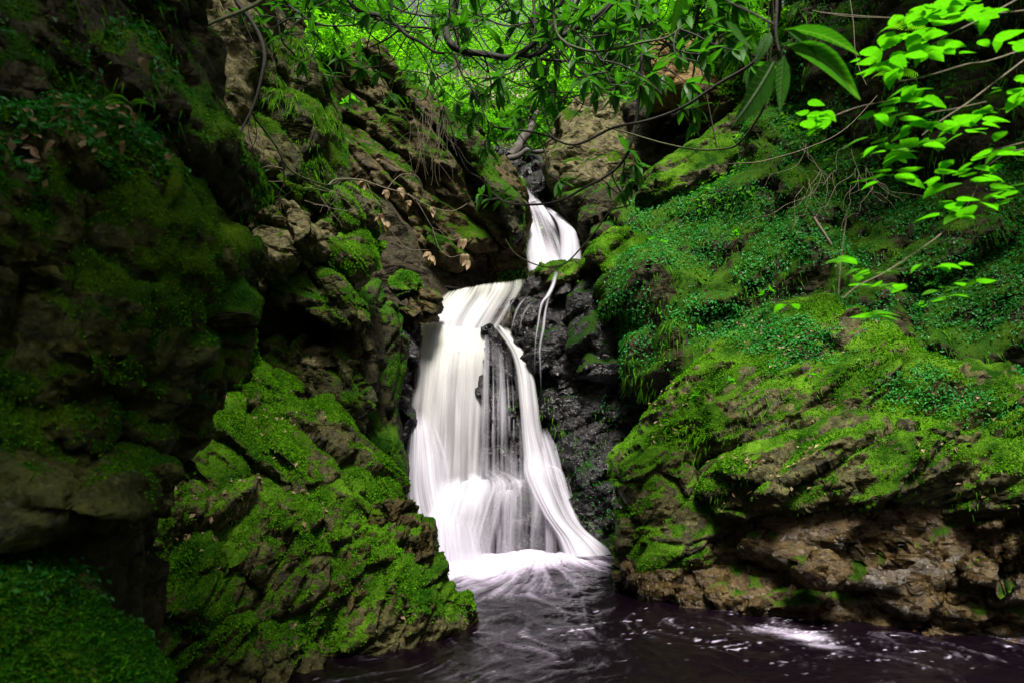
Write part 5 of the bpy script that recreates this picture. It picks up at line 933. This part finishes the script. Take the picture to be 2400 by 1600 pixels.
def log(label, pts, Y0, Y1, r0, r1):
    P = pxl(pts, Y0, Y1); V, Fq, c = tube(P, r0, r1, 14, 14, 0.07); V = V + 0.25 * r1 * np.stack([perlin(V * [9, 9, 3] + 7 * k) for k in range(3)], 1)
    o = tubes('log', [(V, Fq, c)], M['drift'], None, P[0]); o.location = P[0]; tag(o, label, 'log')
log('broken grey log leaning upright beside the upper chute', [(1262, 262), (1245, 300), (1222, 335), (1196, 366)], 13.2, 12.9, .045, .11)
log('dark log lying across the upper chute', [(1116, 320), (1140, 348), (1174, 380)], 13.6, 13.0, .08, .08)
log('dark driftwood jammed above the upper fall', [(1190, 372), (1230, 356), (1290, 350), (1330, 330)], 12.6, 12.6, .06, .03)
def seedling(label, u, v, Y, n, L, mat='rhodo', meshes=None, name='seedling', H=0.15, cat='plant', group=None):
    b = at(u, v, Y); o = tag(empty(name, b), label, cat, group)
    for k in range(n):
        e = b + np.array([random.uniform(-1, 1) * H, random.uniform(-.8, .2) * H, random.uniform(.3, 1.2) * H]); tubes('stem', [tube([b, (b + e) / 2 + RNG.normal(size=3) * H * .1, e], .004, .002, 5, 3)], M['bark'], o, b)
        whorl(o, b, e, unit(e - b), random.randint(4, 7), L, M[mat], meshes, droop=0.0, name='leaf')
    return o
SG = 'young rhododendron plants on the brown cliff'
seedling('large clump of young glossy plants at the top of the slanting slab', 1020, 235, 10.4, 16, .17, H=.5, group=SG)
seedling('glossy seedling in the middle of the brown cliff', 945, 275, 10.4, 4, .14, H=.25, group=SG)
seedling('glossy seedlings above the upper chute', 1080, 285, 10.4, 7, .14, H=.35, group=SG)
seedling('small glossy seedling on the slanting slab', 1055, 345, 10.1, 3, .12, H=.2, group=SG)
seedling('pair of round bright leaves on the brown cliff', 815, 255, 10.4, 2, .13, 'hazel', HZ, H=.12)
PG = 'small bright plants growing on the right bank'
for lab, u, v, Y in (('drooping bright seedling under the leaf carpet in the middle', 1650, 780, 7.4), ('bright seedling near the top of the right bank carpet', 1790, 700, 7.2), ('bright three leaf seedling at the left of the great slab', 1640, 938, 6.55), ('bright round leaf plant in the middle of the great slab', 1900, 900, 6.1), ('pale seedling on the moss shelf', 1540, 575, 8.6), ('bright plant hanging in the right of the leaf carpet', 2170, 735, 6.2), ('small seedling on the rim of the great slab', 1700, 900, 6.5), ('seedling in the shadow below the leaf carpet', 1730, 560, 7.8)):
    seedling(lab, u, v, Y, 2, .075, 'hazel', HZ, H=.07, group=PG)
def fern(label, u, v, Y, n, L, mat='forest'):
    b = at(u, v, Y); o = tag(empty('fern', b), label, 'fern', 'ferns on the rocks')
    for k in range(n):
        t = random.uniform(0, 6.28); d = unit([math.cos(t), -abs(math.sin(t)) * .7, .7]); pts = [b + d * L * s + np.array([0, 0, -L * .75 * s * s]) for s in np.linspace(0, 1, 5)]
        c = curve(pts, np.linspace(0, 1, 16)); P, Nn, S = [], [], []
        side = unit(np.cross(d, [0, 0, 1])); V, Fq = [], []
        for i in range(1, 15):
            w = L * .22 * math.sin(math.pi * (i / 16) ** .7); f = unit(c[i] - c[i - 1])
            for sg in (-1, 1):
                q = len(V); a = c[i]; e = a + side * sg * w + f * w * .35 - np.array([0, 0, w * .15]); h = f * L * .028
                V += [a - h, a + h, e]; Fq.append((q, q + 1, q + 2))
        link('frond', mesh('frond', np.array(V) - b, np.array(Fq), {'tint': np.full(len(V), .4)}, False), M[mat], o)
        tubes('rachis', [tube(pts, .003, .0015, 4, 3)], M['mossy_bark'], o, b)
for a in (('fern under the mossy shelf beside the leaf carpet', 1525, 680, 8.7, 7, .3), ('fern on the shaded upper right cliff', 2120, 70, 6.0, 6, .3), ('fern below the big bright spray', 2090, 180, 6.2, 6, .28), ('small fern on top of the dark left ledge', 305, 245, 2.0, 5, .10), ('small fern on the edge of the dark left ledge', 245, 375, 1.9, 4, .06)): fern(*a)
DG = 'dry leaves lying on the dark left ledge'
for k, (u, v, lab) in enumerate(((330, 135, 'single tan leaf stuck high on the black upper left cliff'), (75, 345, 'yellowish dry leaf at the far left of the ledge'), (95, 378, 'grey dry leaf below the yellowish one at the far left of the ledge'), (165, 300, 'pale curled leaf on the left part of the ledge'), (215, 352, 'long pale twisted leaf hanging over the ledge edge'),
        (192, 345, 'green tinged dry leaf beside the long twisted leaf'), (250, 318, 'brown dry leaf in the middle of the ledge'), (292, 330, 'tan leaf at the foot of the small fern on the ledge'), (308, 262, 'pale yellow leaf under the small fern tip'), (130, 332, 'reddish dry leaf between the pale and the yellowish leaf'), (385, 372, 'brown leaf near the right end of the ledge'))):
    p = at(u, v, 1.83 if v > 200 else 2.1); o = link('dead_leaf', random.choice(DL), M['dead'], None)
    d = unit(RNG.normal(size=3) * [1, .3, .8] + [0, 0, -.3]); s = unit(np.cross(d, [0, -1, .3])); uu = np.cross(s, d); Ls = random.uniform(.03, .055)
    o.matrix_world = Matrix(((s[0] * Ls, d[0] * Ls, uu[0] * Ls, p[0]), (s[1] * Ls, d[1] * Ls, uu[1] * Ls, p[1]), (s[2] * Ls, d[2] * Ls, uu[2] * Ls, p[2]), (0, 0, 0, 1)))
    tag(o, lab, 'leaf', DG)
